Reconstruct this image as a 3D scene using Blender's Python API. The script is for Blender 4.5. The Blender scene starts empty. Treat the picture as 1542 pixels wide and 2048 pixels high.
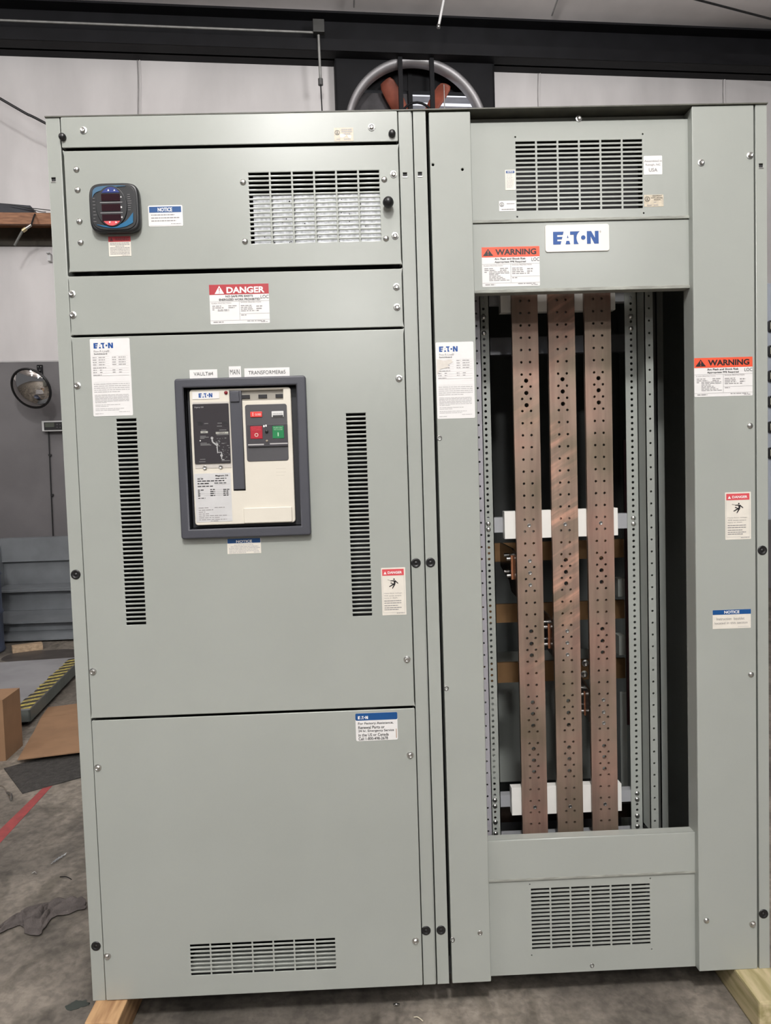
import bpy, bmesh, math, random
from mathutils import Vector, Matrix
random.seed(7)
S = bpy.context.scene
COL = S.collection

# ------------------------------------------------------------------ camera, world, lamps, exposure
CAMP = Vector((0.76627, -1.97570, 1.47259))
YAW, PITCH, ROLL, FPX = -0.02591035, -0.05447553, 0.03094959, 1526.745
CM = (Matrix.Rotation(YAW, 3, 'Z') @ Matrix.Rotation(PITCH, 3, 'X') @ Matrix.Rotation(ROLL, 3, 'Y'))
cam = bpy.data.cameras.new('camera'); co = bpy.data.objects.new('camera', cam); COL.objects.link(co)
cam.sensor_fit = 'HORIZONTAL'; cam.sensor_width = 36; cam.lens = 36 * FPX / 1542
cam.clip_start = 0.05; cam.clip_end = 200
r_, f_, u_ = CM.col[0], CM.col[1], CM.col[2]
co.matrix_world = Matrix(((r_.x, u_.x, -f_.x, CAMP.x), (r_.y, u_.y, -f_.y, CAMP.y), (r_.z, u_.z, -f_.z, CAMP.z), (0, 0, 0, 1)))
S.camera = co
S.view_settings.view_transform = 'Standard'; S.view_settings.look = 'None'
S.view_settings.gamma = 1; S.view_settings.use_curve_mapping = False
S.view_settings.exposure = -0.60
w = bpy.data.worlds.new('world'); S.world = w; w.use_nodes = True
wn = w.node_tree; bg = wn.nodes['Background']
# hall ambience on the open sides, daylight beyond the back wall
tcw = wn.nodes.new('ShaderNodeTexCoord'); sx = wn.nodes.new('ShaderNodeSeparateXYZ'); wn.links.new(tcw.outputs['Generated'], sx.inputs[0])
mrw = wn.nodes.new('ShaderNodeMapRange'); mrw.inputs[1].default_value = .45; mrw.inputs[2].default_value = .7; mrw.inputs[3].default_value = .20; mrw.inputs[4].default_value = 1.6
wn.links.new(sx.outputs[1], mrw.inputs[0]); wn.links.new(mrw.outputs[0], bg.inputs[1]); bg.inputs[0].default_value = (0.93, 0.94, 1.0, 1)

def lamp(name, loc, power, r=.3, color=(1, .985, .965)):
    l = bpy.data.lights.new(name, 'POINT'); l.energy = power; l.color = color; l.shadow_soft_size = r
    o = bpy.data.objects.new(name, l); COL.objects.link(o); o.location = loc; return o
lamp('high_bay_lamp', (0.75, -3.9, 5.25), 1180, .26)
lamp('high_bay_lamp', (0.05, -6.6, 5.3), 430)
lamp('high_bay_lamp', (0.62, -16.6, 5.3), 1150)
lamp('high_bay_lamp', (4.3, -10.7, 5.3), 520)
lamp('high_bay_lamp', (-4.8, -3.4, 5.25), 340)
lamp('high_bay_lamp', (-3.6, 2.2, 4.9), 150)
lamp('high_bay_lamp', (2.0, 3.1, 5.3), 250)

# ------------------------------------------------------------------ measuring: where a sight line meets a plane of the place
FL = 0.09                                    # the timbers lift the cabinets this far off the floor
def ray(px, py): return CM @ Vector(((px - 771) / FPX, 1, -(py - 1024) / FPX))
def U(px, py, Y=0.0):
    d = ray(px, py); return CAMP + d * ((Y - CAMP.y) / d.y)
def G(px, py, Z=0.0):
    d = ray(px, py); return CAMP + d * ((Z - CAMP.z) / d.z)
def XZ(px, py, Y=0.0):
    p = U(px, py, Y); return (p.x, p.z)
WA = Vector((-2.63, 5.77, 0)); WB = Vector((5.37, 6.53, 0)); WD = (WB - WA).normalized()
WN = Vector((WD.y, -WD.x, 0))                # from the back wall into the hall
WM = Matrix(((WD.x, -WN.x, 0, WA.x), (WD.y, -WN.y, 0, WA.y), (0, 0, 1, 0), (0, 0, 0, 1)))   # wall frame: s along, y into the wall, z up
def W(px, py, off=0.0):
    d = ray(px, py); a = WA + WN * off
    t = ((a - CAMP).dot(WN)) / d.dot(WN); P = CAMP + d * t
    return ((P - WA).dot(WD), P.z)

# ------------------------------------------------------------------ materials
MATS = {}
def mat(name, col, rough=.5, metal=0, noise=0.0, nscale=8, bump=0.0, bscale=60, col2=None, spec=.5, coat=0, emit=0, detail=4, coord='Object', stretch=None, ramp=(.35, .65), rvar=0):
    if name in MATS: return MATS[name]
    m = bpy.data.materials.new(name); m.use_nodes = True; nt = m.node_tree; N = nt.nodes; L = nt.links
    b = N['Principled BSDF']; b.inputs['Roughness'].default_value = rough; b.inputs['Metallic'].default_value = metal
    b.inputs['Specular IOR Level'].default_value = spec; b.inputs['Coat Weight'].default_value = coat
    c = tuple(col) + (1,)
    b.inputs['Base Color'].default_value = c
    tc = N.new('ShaderNodeTexCoord'); mp = N.new('ShaderNodeMapping'); L.new(tc.outputs[coord], mp.inputs[0])
    if stretch: mp.inputs['Scale'].default_value = stretch
    nz = N.new('ShaderNodeTexNoise'); nz.inputs['Scale'].default_value = nscale; nz.inputs['Detail'].default_value = detail
    L.new(mp.outputs[0], nz.inputs[0])
    cr = N.new('ShaderNodeValToRGB'); cr.color_ramp.elements[0].position = ramp[0]; cr.color_ramp.elements[1].position = ramp[1]
    if col2 is None:
        k = 1 - noise; col2 = tuple(x * k for x in col)
    cr.color_ramp.elements[0].color = tuple(col2) + (1,); cr.color_ramp.elements[1].color = c
    L.new(nz.outputs['Fac'], cr.inputs[0]); L.new(cr.outputs[0], b.inputs['Base Color'])
    if rvar:
        mr = N.new('ShaderNodeMapRange'); mr.inputs[3].default_value = rough - rvar; mr.inputs[4].default_value = rough + rvar
        L.new(nz.outputs['Fac'], mr.inputs[0]); L.new(mr.outputs[0], b.inputs['Roughness'])
    if bump:
        n2 = N.new('ShaderNodeTexNoise'); n2.inputs['Scale'].default_value = bscale; n2.inputs['Detail'].default_value = 3
        L.new(mp.outputs[0], n2.inputs[0]); bp = N.new('ShaderNodeBump'); bp.inputs['Strength'].default_value = bump; bp.inputs['Distance'].default_value = .01
        L.new(n2.outputs['Fac'], bp.inputs['Height']); L.new(bp.outputs[0], b.inputs['Normal'])
    if emit:
        b.inputs['Emission Color'].default_value = c; b.inputs['Emission Strength'].default_value = emit
    MATS[name] = m; return m

PAINT = mat('grey_green_enamel', (.355, .375, .347), .25, noise=.05, nscale=3, bump=.008, bscale=300, rvar=.03)
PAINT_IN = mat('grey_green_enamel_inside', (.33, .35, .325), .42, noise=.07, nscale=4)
RUST_EDGE = mat('scuffed_grey_lip', (.36, .37, .33), .5, noise=.35, nscale=25, stretch=(1, 1, 6))
ZINC = mat('zinc_plated_steel', (.66, .66, .64), .28, 1, noise=.2, nscale=60)
ZINC_DARK = mat('dull_zinc_steel', (.40, .40, .39), .38, 1, noise=.3, nscale=60)
GALV = mat('galvanised_sheet', (.62, .64, .66), .42, 1, noise=.4, nscale=90, detail=2)
BLACKP = mat('black_plastic', (.012, .012, .013), .35, noise=.2)
BLACKM = mat('black_painted_steel', (.009, .009, .011), .65, noise=.3, nscale=5, spec=.2)
DARK = mat('dark_void_steel', (.03, .03, .032), .7, noise=.3)
ESC = mat('charcoal_moulded_plastic', (.062, .064, .078), .42, noise=.08, bump=.05, bscale=500)
ESC_IN = mat('black_moulded_plastic', (.02, .021, .026), .45, noise=.15)
CREAM = mat('cream_moulded_plastic', (.72, .68, .59), .38, noise=.04, bump=.03, bscale=400)
CREAM_SH = mat('cream_recess_shade', (.33, .31, .27), .5, noise=.05)  # darker copy of the cream, painting the shade inside the window recess
SLATE = mat('slate_grey_plastic', (.072, .07, .076), .45, noise=.08)
WHITE = mat('white_vinyl_label', (.80, .79, .78), .3, noise=.03, nscale=40)
WHITEB = mat('ivory_vinyl_label', (.78, .74, .66), .35, noise=.06, nscale=40)
BEIGE = mat('aged_beige_label', (.64, .57, .45), .45, noise=.2, nscale=120)
GREYL = mat('silver_grey_label', (.60, .60, .60), .4, noise=.04, nscale=40)
BLUE = mat('blue_ink', (.008, .075, .25), .35, noise=.05)
BLUEL = mat('logo_blue_ink', (.010, .075, .30), .35, noise=.05)
REDB = mat('crimson_ink', (.42, .025, .035), .35, noise=.05)
PINKR = mat('faded_red_ink', (.66, .085, .10), .35, noise=.05)
ORANGE = mat('orange_red_ink', (.78, .10, .045), .35, noise=.05)
INK = mat('black_ink', (.015, .014, .016), .4, noise=.1)
INKG = mat('grey_ink', (.30, .29, .29), .4, noise=.1)
INKL = mat('pale_grey_ink', (.47, .46, .46), .4, noise=.1)
WINK = mat('white_ink', (.85, .84, .83), .35, noise=.03)
REDBTN = mat('red_push_button', (.40, .02, .035), .3, noise=.05)
REDLIT = mat('bright_red_flag', (.75, .06, .05), .3, noise=.05)
GREEN = mat('green_push_button', (.015, .20, .07), .3, noise=.05)
CYAN = mat('teal_blue_print', (.015, .13, .27), .3, noise=.1)
NAVY = mat('navy_print', (.03, .05, .22), .3, noise=.1)
MAROON = mat('dark_maroon_display', (.022, .006, .010), .15, noise=.1)
BOARD = mat('white_insulating_board', (.80, .79, .75), .6, noise=.05, nscale=12)
BRASS = mat('tarnished_copper_bus', (.34, .20, .095), .42, .75, noise=.35, nscale=6)
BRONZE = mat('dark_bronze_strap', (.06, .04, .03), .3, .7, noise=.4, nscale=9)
COPEDGE = mat('fresh_copper_edge', (.75, .32, .17), .35, .9, noise=.15)
REDINS = mat('dark_red_insulation', (.035, .006, .008), .6, noise=.2)

def copper(name, tint):
    m = bpy.data.materials.new(name); m.use_nodes = True; nt = m.node_tree; N = nt.nodes; L = nt.links
    b = N['Principled BSDF']; b.inputs['Metallic'].default_value = .55
    tc = N.new('ShaderNodeTexCoord'); mp = N.new('ShaderNodeMapping'); mp.inputs['Location'].default_value = (tint * 3.7, 0, tint * 1.3)
    L.new(tc.outputs['Object'], mp.inputs[0])
    n1 = N.new('ShaderNodeTexNoise'); n1.inputs['Scale'].default_value = 5; n1.inputs['Detail'].default_value = 6; L.new(mp.outputs[0], n1.inputs[0])
    cr = N.new('ShaderNodeValToRGB'); e = cr.color_ramp.elements
    e[0].position = .34; e[0].color = (.27, .215, .155, 1); e[1].position = .68; e[1].color = (.41, .255, .20, 1)
    e.new(.5).color = (.345, .25, .195, 1)
    L.new(n1.outputs['Fac'], cr.inputs[0])
    # freshly rubbed diagonal streaks
    m3 = N.new('ShaderNodeMapping'); m3.inputs['Scale'].default_value = (2.0, 1, 15); m3.inputs['Location'].default_value = (tint * 2.1, 0, tint)
    m0 = N.new('ShaderNodeMapping'); m0.inputs['Rotation'].default_value = (0, math.radians(32), 0); L.new(tc.outputs['Object'], m0.inputs[0]); L.new(m0.outputs[0], m3.inputs[0]); n3 = N.new('ShaderNodeTexNoise'); n3.inputs['Scale'].default_value = 3; n3.inputs['Detail'].default_value = 5; L.new(m3.outputs[0], n3.inputs[0])
    m4 = N.new('ShaderNodeMapping'); m4.inputs['Location'].default_value = (0, tint * 5, .3 + (.42 if tint == 1 else 0)); L.new(tc.outputs['Object'], m4.inputs[0])
    n4 = N.new('ShaderNodeTexNoise'); n4.inputs['Scale'].default_value = 2.6; n4.inputs['Detail'].default_value = 1; L.new(m4.outputs[0], n4.inputs[0])
    ma = N.new('ShaderNodeMath'); ma.operation = 'MULTIPLY'; c3 = N.new('ShaderNodeMapRange'); c3.inputs[1].default_value = .48; c3.inputs[2].default_value = .72; c4 = N.new('ShaderNodeMapRange'); c4.inputs[1].default_value = .60 if tint != 1 else .47; c4.inputs[2].default_value = .75 if tint != 1 else .58
    L.new(n3.outputs['Fac'], c3.inputs[0]); L.new(n4.outputs['Fac'], c4.inputs[0]); L.new(c3.outputs[0], ma.inputs[0]); L.new(c4.outputs[0], ma.inputs[1])
    fresh = N.new('ShaderNodeMix'); fresh.data_type = 'RGBA'; fresh.inputs[7].default_value = (.70, .41, .30, 1); L.new(ma.outputs[0], fresh.inputs[0]); L.new(cr.outputs[0], fresh.inputs[6])
    m2 = N.new('ShaderNodeMapping'); m2.inputs['Scale'].default_value = (22, 1, 1.6); L.new(tc.outputs['Object'], m2.inputs[0])
    n2 = N.new('ShaderNodeTexNoise'); n2.inputs['Scale'].default_value = 2.2; n2.inputs['Detail'].default_value = 5; L.new(m2.outputs[0], n2.inputs[0])
    mx = N.new('ShaderNodeMix'); mx.data_type = 'RGBA'; mx.blend_type = 'MULTIPLY'; mx.inputs[0].default_value = .55
    c2 = N.new('ShaderNodeValToRGB'); c2.color_ramp.elements[0].position = .35; c2.color_ramp.elements[0].color = (.62, .58, .6, 1); c2.color_ramp.elements[1].position = .6; c2.color_ramp.elements[1].color = (1, 1, 1, 1)
    L.new(n2.outputs['Fac'], c2.inputs[0]); L.new(fresh.outputs[2], mx.inputs[6]); L.new(c2.outputs[0], mx.inputs[7]); L.new(mx.outputs[2], b.inputs['Base Color'])
    mr = N.new('ShaderNodeMapRange'); mr.inputs[1].default_value = .3; mr.inputs[2].default_value = .7; mr.inputs[3].default_value = .36; mr.inputs[4].default_value = .56
    L.new(n1.outputs['Fac'], mr.inputs[0]); L.new(mr.outputs[0], b.inputs['Roughness'])
    bp = N.new('ShaderNodeBump'); bp.inputs['Strength'].default_value = .12; bp.inputs['Distance'].default_value = .002
    L.new(n2.outputs['Fac'], bp.inputs['Height']); L.new(bp.outputs[0], b.inputs['Normal'])
    return m
COPPERS = [copper('tarnished_copper_left', 0), copper('tarnished_copper_middle', 1), copper('tarnished_copper_right', 2)]

# ------------------------------------------------------------------ object helpers
LOC = {}
def thing(name, label, cat, loc=(0, 0, 0), group=None):
    o = bpy.data.objects.new(name, None); o.empty_display_size = .1; COL.objects.link(o); o.location = loc
    o['label'] = label; o['category'] = cat
    if group: o['group'] = group
    LOC[o.name] = Vector(loc); return o
def link(name, me, m, parent=None, label=None, smooth=False):
    me.materials.clear(); me.materials.append(m)
    o = bpy.data.objects.new(name, me); COL.objects.link(o)
    if parent is not None:
        o.parent = parent
        if parent.name in LOC: o.matrix_parent_inverse = Matrix.Translation(-LOC[parent.name])
    if label: o['label'] = label
    if smooth:
        for p in me.polygons: p.use_smooth = True
    return o
def top(o, label, cat, group=None):
    o['label'] = label; o['category'] = cat
    if group: o['group'] = group
    return o
def struct(o): o['kind'] = 'structure'; return o

def curve_mesh(splines, t, bev=0, seg=2):
    cu = bpy.data.curves.new('c', 'CURVE'); cu.dimensions = '2D'; cu.fill_mode = 'BOTH'
    cu.extrude = max(t / 2 - bev, 0); cu.bevel_depth = bev; cu.bevel_resolution = seg; cu.offset = -bev
    for pts in splines:
        sp = cu.splines.new('POLY'); sp.points.add(len(pts) - 1)
        for i, p in enumerate(pts): sp.points[i].co = (p[0], p[1], 0, 1)
        sp.use_cyclic_u = True
    ob = bpy.data.objects.new('c', cu); me = bpy.data.meshes.new_from_object(ob)
    bpy.data.objects.remove(ob); bpy.data.curves.remove(cu); return me
RX = Matrix.Rotation(math.pi / 2, 4, 'X')
def plate(name, outline, m, parent=None, yf=0.0, t=.002, holes=(), bev=0, xf=None, label=None, seg=2):
    """a plate in the XZ plane: front face at yf, thickness t going back"""
    me = curve_mesh([outline] + list(holes), t, bev, seg)
    M = Matrix.Translation((0, yf + t / 2, 0)) @ RX
    if xf is not None: M = xf @ M
    me.transform(M)
    return link(name, me, m, parent, label)
def rc(x0, z0, x1, z1): return [(x0, z0), (x1, z0), (x1, z1), (x0, z1)]
def rrect(x0, z0, x1, z1, r, n=5):
    pts = []
    for cx, cz, a0 in ((x1 - r, z1 - r, 0), (x0 + r, z1 - r, 90), (x0 + r, z0 + r, 180), (x1 - r, z0 + r, 270)):
        for k in range(n + 1):
            a = math.radians(a0 + 90 * k / n); pts.append((cx + r * math.cos(a), cz + r * math.sin(a)))
    return pts
def rquad(q, r, n=4):
    """quad (any winding) with rounded corners"""
    out = []; k = len(q)
    for i in range(k):
        p = Vector(q[i]); a = (Vector(q[i - 1]) - p).normalized(); b = (Vector(q[(i + 1) % k]) - p).normalized()
        s, e = p + a * r, p + b * r
        for j in range(n + 1):
            t = j / n; v = s * (1 - t) ** 2 + p * (2 * t * (1 - t)) + e * t * t; out.append((v.x, v.y))
    return out
def circ(cx, cz, r, n=16, a0=0): return [(cx + r * math.cos(2 * math.pi * k / n + a0), cz + r * math.sin(2 * math.pi * k / n + a0)) for k in range(n)]

def boxes(name, bl, m, parent=None, bev=0, xf=None, label=None):
    bm = bmesh.new()
    for (x0, y0, z0, x1, y1, z1) in bl:
        r = bmesh.ops.create_cube(bm, size=1)
        bmesh.ops.transform(bm, verts=r['verts'], matrix=Matrix.Translation(((x0 + x1) / 2, (y0 + y1) / 2, (z0 + z1) / 2)) @ Matrix.Diagonal((abs(x1 - x0), abs(y1 - y0), abs(z1 - z0), 1)))
    if bev: bmesh.ops.bevel(bm, geom=bm.edges[:], offset=bev, segments=2, affect='EDGES', profile=.6)
    if xf is not None: bmesh.ops.transform(bm, verts=bm.verts, matrix=xf)
    me = bpy.data.meshes.new(name); bm.to_mesh(me); bm.free(); return link(name, me, m, parent, label)
def tube(name, pts, r, m, parent=None, xf=None, label=None, res=4, cyc=False):
    cu = bpy.data.curves.new('c', 'CURVE'); cu.dimensions = '3D'; cu.bevel_depth = r; cu.bevel_resolution = res; cu.use_fill_caps = True
    sp = cu.splines.new('POLY'); sp.points.add(len(pts) - 1); sp.use_cyclic_u = cyc
    for i, p in enumerate(pts): sp.points[i].co = tuple(p) + (1,)
    ob = bpy.data.objects.new('c', cu); me = bpy.data.meshes.new_from_object(ob); bpy.data.objects.remove(ob); bpy.data.curves.remove(cu)
    if xf is not None: me.transform(xf)
    return link(name, me, m, parent, label, smooth=True)
def arc(pts, n=8):
    """Catmull-Rom through 3-D points"""
    out = []; P = [Vector(p) for p in pts]; P = [P[0] * 2 - P[1]] + P + [P[-1] * 2 - P[-2]]
    for i in range(1, len(P) - 2):
        for k in range(n):
            t = k / n; a, b, c, d = P[i - 1:i + 3]
            out.append(.5 * ((2 * b) + (c - a) * t + (2 * a - 5 * b + 4 * c - d) * t * t + (3 * b - a - 3 * c + d) * t ** 3))
    out.append(P[-2]); return out
def lathe(name, prof, m, parent=None, M=None, n=24, label=None, smooth=True):
    """profile (r, h) turned about local -Y (h towards the viewer)"""
    bm = bmesh.new(); rings = []
    for r, h in prof:
        if r < 1e-6: rings.append([bm.verts.new((0, -h, 0))])
        else: rings.append([bm.verts.new((r * math.cos(2 * math.pi * k / n), -h, r * math.sin(2 * math.pi * k / n))) for k in range(n)])
    for a, b in zip(rings, rings[1:]):
        for k in range(n):
            k2 = (k + 1) % n
            if len(a) == 1 and len(b) == 1: continue
            if len(a) == 1: bm.faces.new((a[0], b[k2], b[k]))
            elif len(b) == 1: bm.faces.new((a[k], a[k2], b[0]))
            else: bm.faces.new((a[k], a[k2], b[k2], b[k]))
    bmesh.ops.recalc_face_normals(bm, faces=bm.faces)
    if M is not None: bmesh.ops.transform(bm, verts=bm.verts, matrix=M)
    me = bpy.data.meshes.new(name); bm.to_mesh(me); bm.free()
    o = link(name, me, m, parent, label, smooth=smooth); return o
def text_mesh(s, bold=0, mono=False):
    cu = bpy.data.curves.new('t', 'FONT'); cu.body = s; cu.size = 1; cu.offset = bold; cu.resolution_u = 3; cu.fill_mode = 'FRONT'
    ob = bpy.data.objects.new('t', cu); me = bpy.data.meshes.new_from_object(ob); bpy.data.objects.remove(ob); bpy.data.curves.remove(cu); return me
def text(name, s, x0, z0, x1, z1, y, m, parent, bold=0.0, xf=None, label=None):
    me = text_mesh(s, bold)
    xs = [v.co.x for v in me.vertices]; ys = [v.co.y for v in me.vertices]
    a, b, c, d = min(xs), max(xs), min(ys), max(ys)
    for v in me.vertices:
        v.co = Vector((x0 + (v.co.x - a) / (b - a) * (x1 - x0), y, z0 + (v.co.y - c) / (d - c) * (z1 - z0)))
    if xf is not None: me.transform(xf)
    return link(name, me, m, parent, label)
def join_polys(name, polys, y, m, parent=None, t=.0003, label=None, xf=None):
    """several separate flat outlines printed as one ink layer"""
    bm = bmesh.new()
    for pl in polys:
        me = curve_mesh([pl], 0 if len(pl) > 4 else 0)
        bm.from_mesh(me); bpy.data.meshes.remove(me)
    bmesh.ops.transform(bm, verts=bm.verts, matrix=Matrix.Translation((0, y, 0)) @ RX)
    if xf is not None: bmesh.ops.transform(bm, verts=bm.verts, matrix=xf)
    me = bpy.data.meshes.new(name); bm.to_mesh(me); bm.free(); return link(name, me, m, parent, label)
def quads(name, rects, y, m, parent, label=None, xf=None):
    v = []; f = []
    for (x0, z0, x1, z1) in rects:
        i = len(v); v += [(x0, y, z0), (x1, y, z0), (x1, y, z1), (x0, y, z1)]; f.append((i, i + 1, i + 2, i + 3))
    me = bpy.data.meshes.new(name); me.from_pydata(v, [], f)
    if xf is not None: me.transform(xf)
    return link(name, me, m, parent, label)
def rect_px(tl, br, Y=0.0):
    a = XZ(*tl, Y); b = XZ(*br, Y); return (a[0], b[1], b[0], a[1])

def eaton(parent, x0, z0, x1, z1, y, m, name='logo'):
    w_, h_ = (x1 - x0) / 950., (z1 - z0) / 265.
    P = [[(0, 0), (155, 0), (172, 68), (88, 68), (88, 105), (182, 105), (197, 158), (88, 158), (88, 198), (205, 198), (222, 265), (0, 265)],
         [(255, 0), (358, 0), (336, 72), (278, 72)],
         [(288, 130), (322, 130), (304, 192)],
         [(430, 0), (532, 0), (505, 48), (490, 100), (488, 140), (498, 190), (525, 235), (560, 265), (355, 265), (355, 196), (430, 196)],
         circ(629, 133, 47, 20),
         [(705, 0), (785, 0), (785, 150), (860, 0), (950, 0), (950, 265), (872, 265), (872, 125), (795, 265), (705, 265)]]
    return join_polys(name, [[(x0 + a * w_, z0 + b * h_) for a, b in p] for p in P], y, m, parent)

class Sticker:
    def __init__(s, parent, name, tl, br, Y, m=None, r=.002, t=.0006, label=None, rect=None, xf=None):
        s.x0, s.z0, s.x1, s.z1 = rect if rect else rect_px(tl, br, Y)
        s.Y = Y - t; s.xf = xf
        s.o = plate(name, rrect(s.x0, s.z0, s.x1, s.z1, r, 3), m or WHITE, parent, s.Y, t, label=label, xf=xf)
    def p(s, u, v): return (s.x0 + u * (s.x1 - s.x0), s.z1 - v * (s.z1 - s.z0))
    def R(s, u0, v0, u1, v1):
        a = s.p(u0, v1); b = s.p(u1, v0); return (a[0], a[1], b[0], b[1])
    def band(s, u0, v0, u1, v1, m, name='header_band', k=1):
        return quads(name, [s.R(u0, v0, u1, v1)], s.Y - .0003 * k, m, s.o, xf=s.xf)
    def txt(s, t, u0, v0, u1, v1, m, bold=.0, k=2, name='lettering'):
        return text(name, t, *s.R(u0, v0, u1, v1), s.Y - .0003 * k, m, s.o, bold, xf=s.xf)
    def rules(s, rl, m=None, k=1, name='ruled_lines'):
        return quads(name, [s.R(*r) for r in rl], s.Y - .0003 * k, m or INKG, s.o, xf=s.xf)
    def fine(s, rows, m=None, name='fine_print', k=1, wl=(.03, .10), gap=.012):
        """rows of (v, height, u0, u1) of writing too small to read"""
        out = []
        for v, h, u0, u1 in rows:
            u = u0
            while u < u1:
                l = min(random.uniform(*wl), u1 - u); out.append(s.R(u, v, u + l, v + h)); u += l + gap
        return quads(name, out, s.Y - .0003 * k, m or INKL, s.o, xf=s.xf)
    def poly(s, pls, m, name, k=2):
        return join_polys(name, [[s.p(*q) for q in pl] for pl in pls], s.Y - .0003 * k, m, s.o, xf=s.xf)

# fasteners: one mesh of each kind, copied
def mk(name, fn):
    o = fn(); me = o.data; bpy.data.objects.remove(o); return me
def hexbolt_mesh():
    bm = bmesh.new()
    def ring(r, y, n, a=0): return [bm.verts.new((r * math.cos(2 * math.pi * k / n + a), y, r * math.sin(2 * math.pi * k / n + a))) for k in range(n)]
    def skin(a, b):
        n = len(a)
        for k in range(n): bm.faces.new((a[k], a[(k + 1) % n], b[(k + 1) % n], b[k]))
    a = ring(.0092, 0, 24); b = ring(.0088, -.0016, 24); c = ring(.0058, -.0022, 24); skin(a, b); skin(b, c); bm.faces.new(c)
    h = ring(.0058, -.0016, 6); i = ring(.0058, -.0062, 6); j = ring(.0046, -.0072, 6); k = ring(.0028, -.0066, 6); skin(h, i); skin(i, j); skin(j, k); bm.faces.new(k)
    bmesh.ops.recalc_face_normals(bm, faces=bm.faces); me = bpy.data.meshes.new('hex_screw'); bm.to_mesh(me); bm.free(); return me
ME = {}
ME['hex'] = hexbolt_mesh()
ME['dome'] = mk('dome', lambda: lathe('d', [(.0078, 0), (.0076, .0012), (.0062, .003), (.0035, .0043), (0, .0047)], ZINC, n=20))
ME['plug'] = mk('plug', lambda: lathe('p', [(.0125, 0), (.0122, .0016), (.0085, .0020), (.0070, .0004), (.0030, .0004), (.0022, .0016), (0, .0018)], BLACKP, n=24))
ME['bump'] = mk('bumper', lambda: lathe('b', [(.0088, 0), (.0092, .004), (.0080, .009), (.0050, .0115), (0, .012)], BLACKP, n=20))
ME['knob'] = mk('knob', lambda: lathe('k', [(.006, 0), (.006, .010), (.0125, .012), (.0140, .020), (.0120, .029), (.0070, .034), (0, .0355)], BLACKP, n=24))
ME['flat'] = mk('flat', lambda: lathe('f', [(.0068, 0), (.0066, .0009), (.0050, .0012), (.0044, .0004), (.0018, .0001), (0, .0003)], ZINC, n=18))
ME['barscrew'] = mk('bs', lambda: lathe('f', [(.0070, 0), (.0068, .0009), (.0058, .0011), (.0048, .0003), (.0020, .0000), (0, .0002)], ZINC_DARK, n=18))
ME['ring'] = mk('ring', lambda: lathe('r', [(.0066, 0), (.0064, .0012), (.0040, .0014), (.0034, -.003), (0, -.003)], ZINC_DARK, n=18))
for k_, m_ in (('hex', ZINC), ('dome', ZINC), ('plug', BLACKP), ('bump', BLACKP), ('knob', BLACKP), ('flat', ZINC), ('barscrew', ZINC_DARK), ('ring', ZINC_DARK)):
    ME[k_].materials.clear(); ME[k_].materials.append(m_)
    if k_ != 'hex':
        for p_ in ME[k_].polygons: p_.use_smooth = True
def fast(kind, name, parent, px, py, Y=0.0, sc=1.0, rot=None, label=None):
    o = bpy.data.objects.new(name, ME[kind]); COL.objects.link(o); p = U(px, py, Y)
    o.parent = parent
    if parent.name in LOC: o.matrix_parent_inverse = Matrix.Translation(-LOC[parent.name])
    o.location = p; o.scale = (sc, sc, sc); o.rotation_euler = (0, random.uniform(0, 6.28) if rot is None else rot, 0)
    if label: o['label'] = label
    return o

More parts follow.
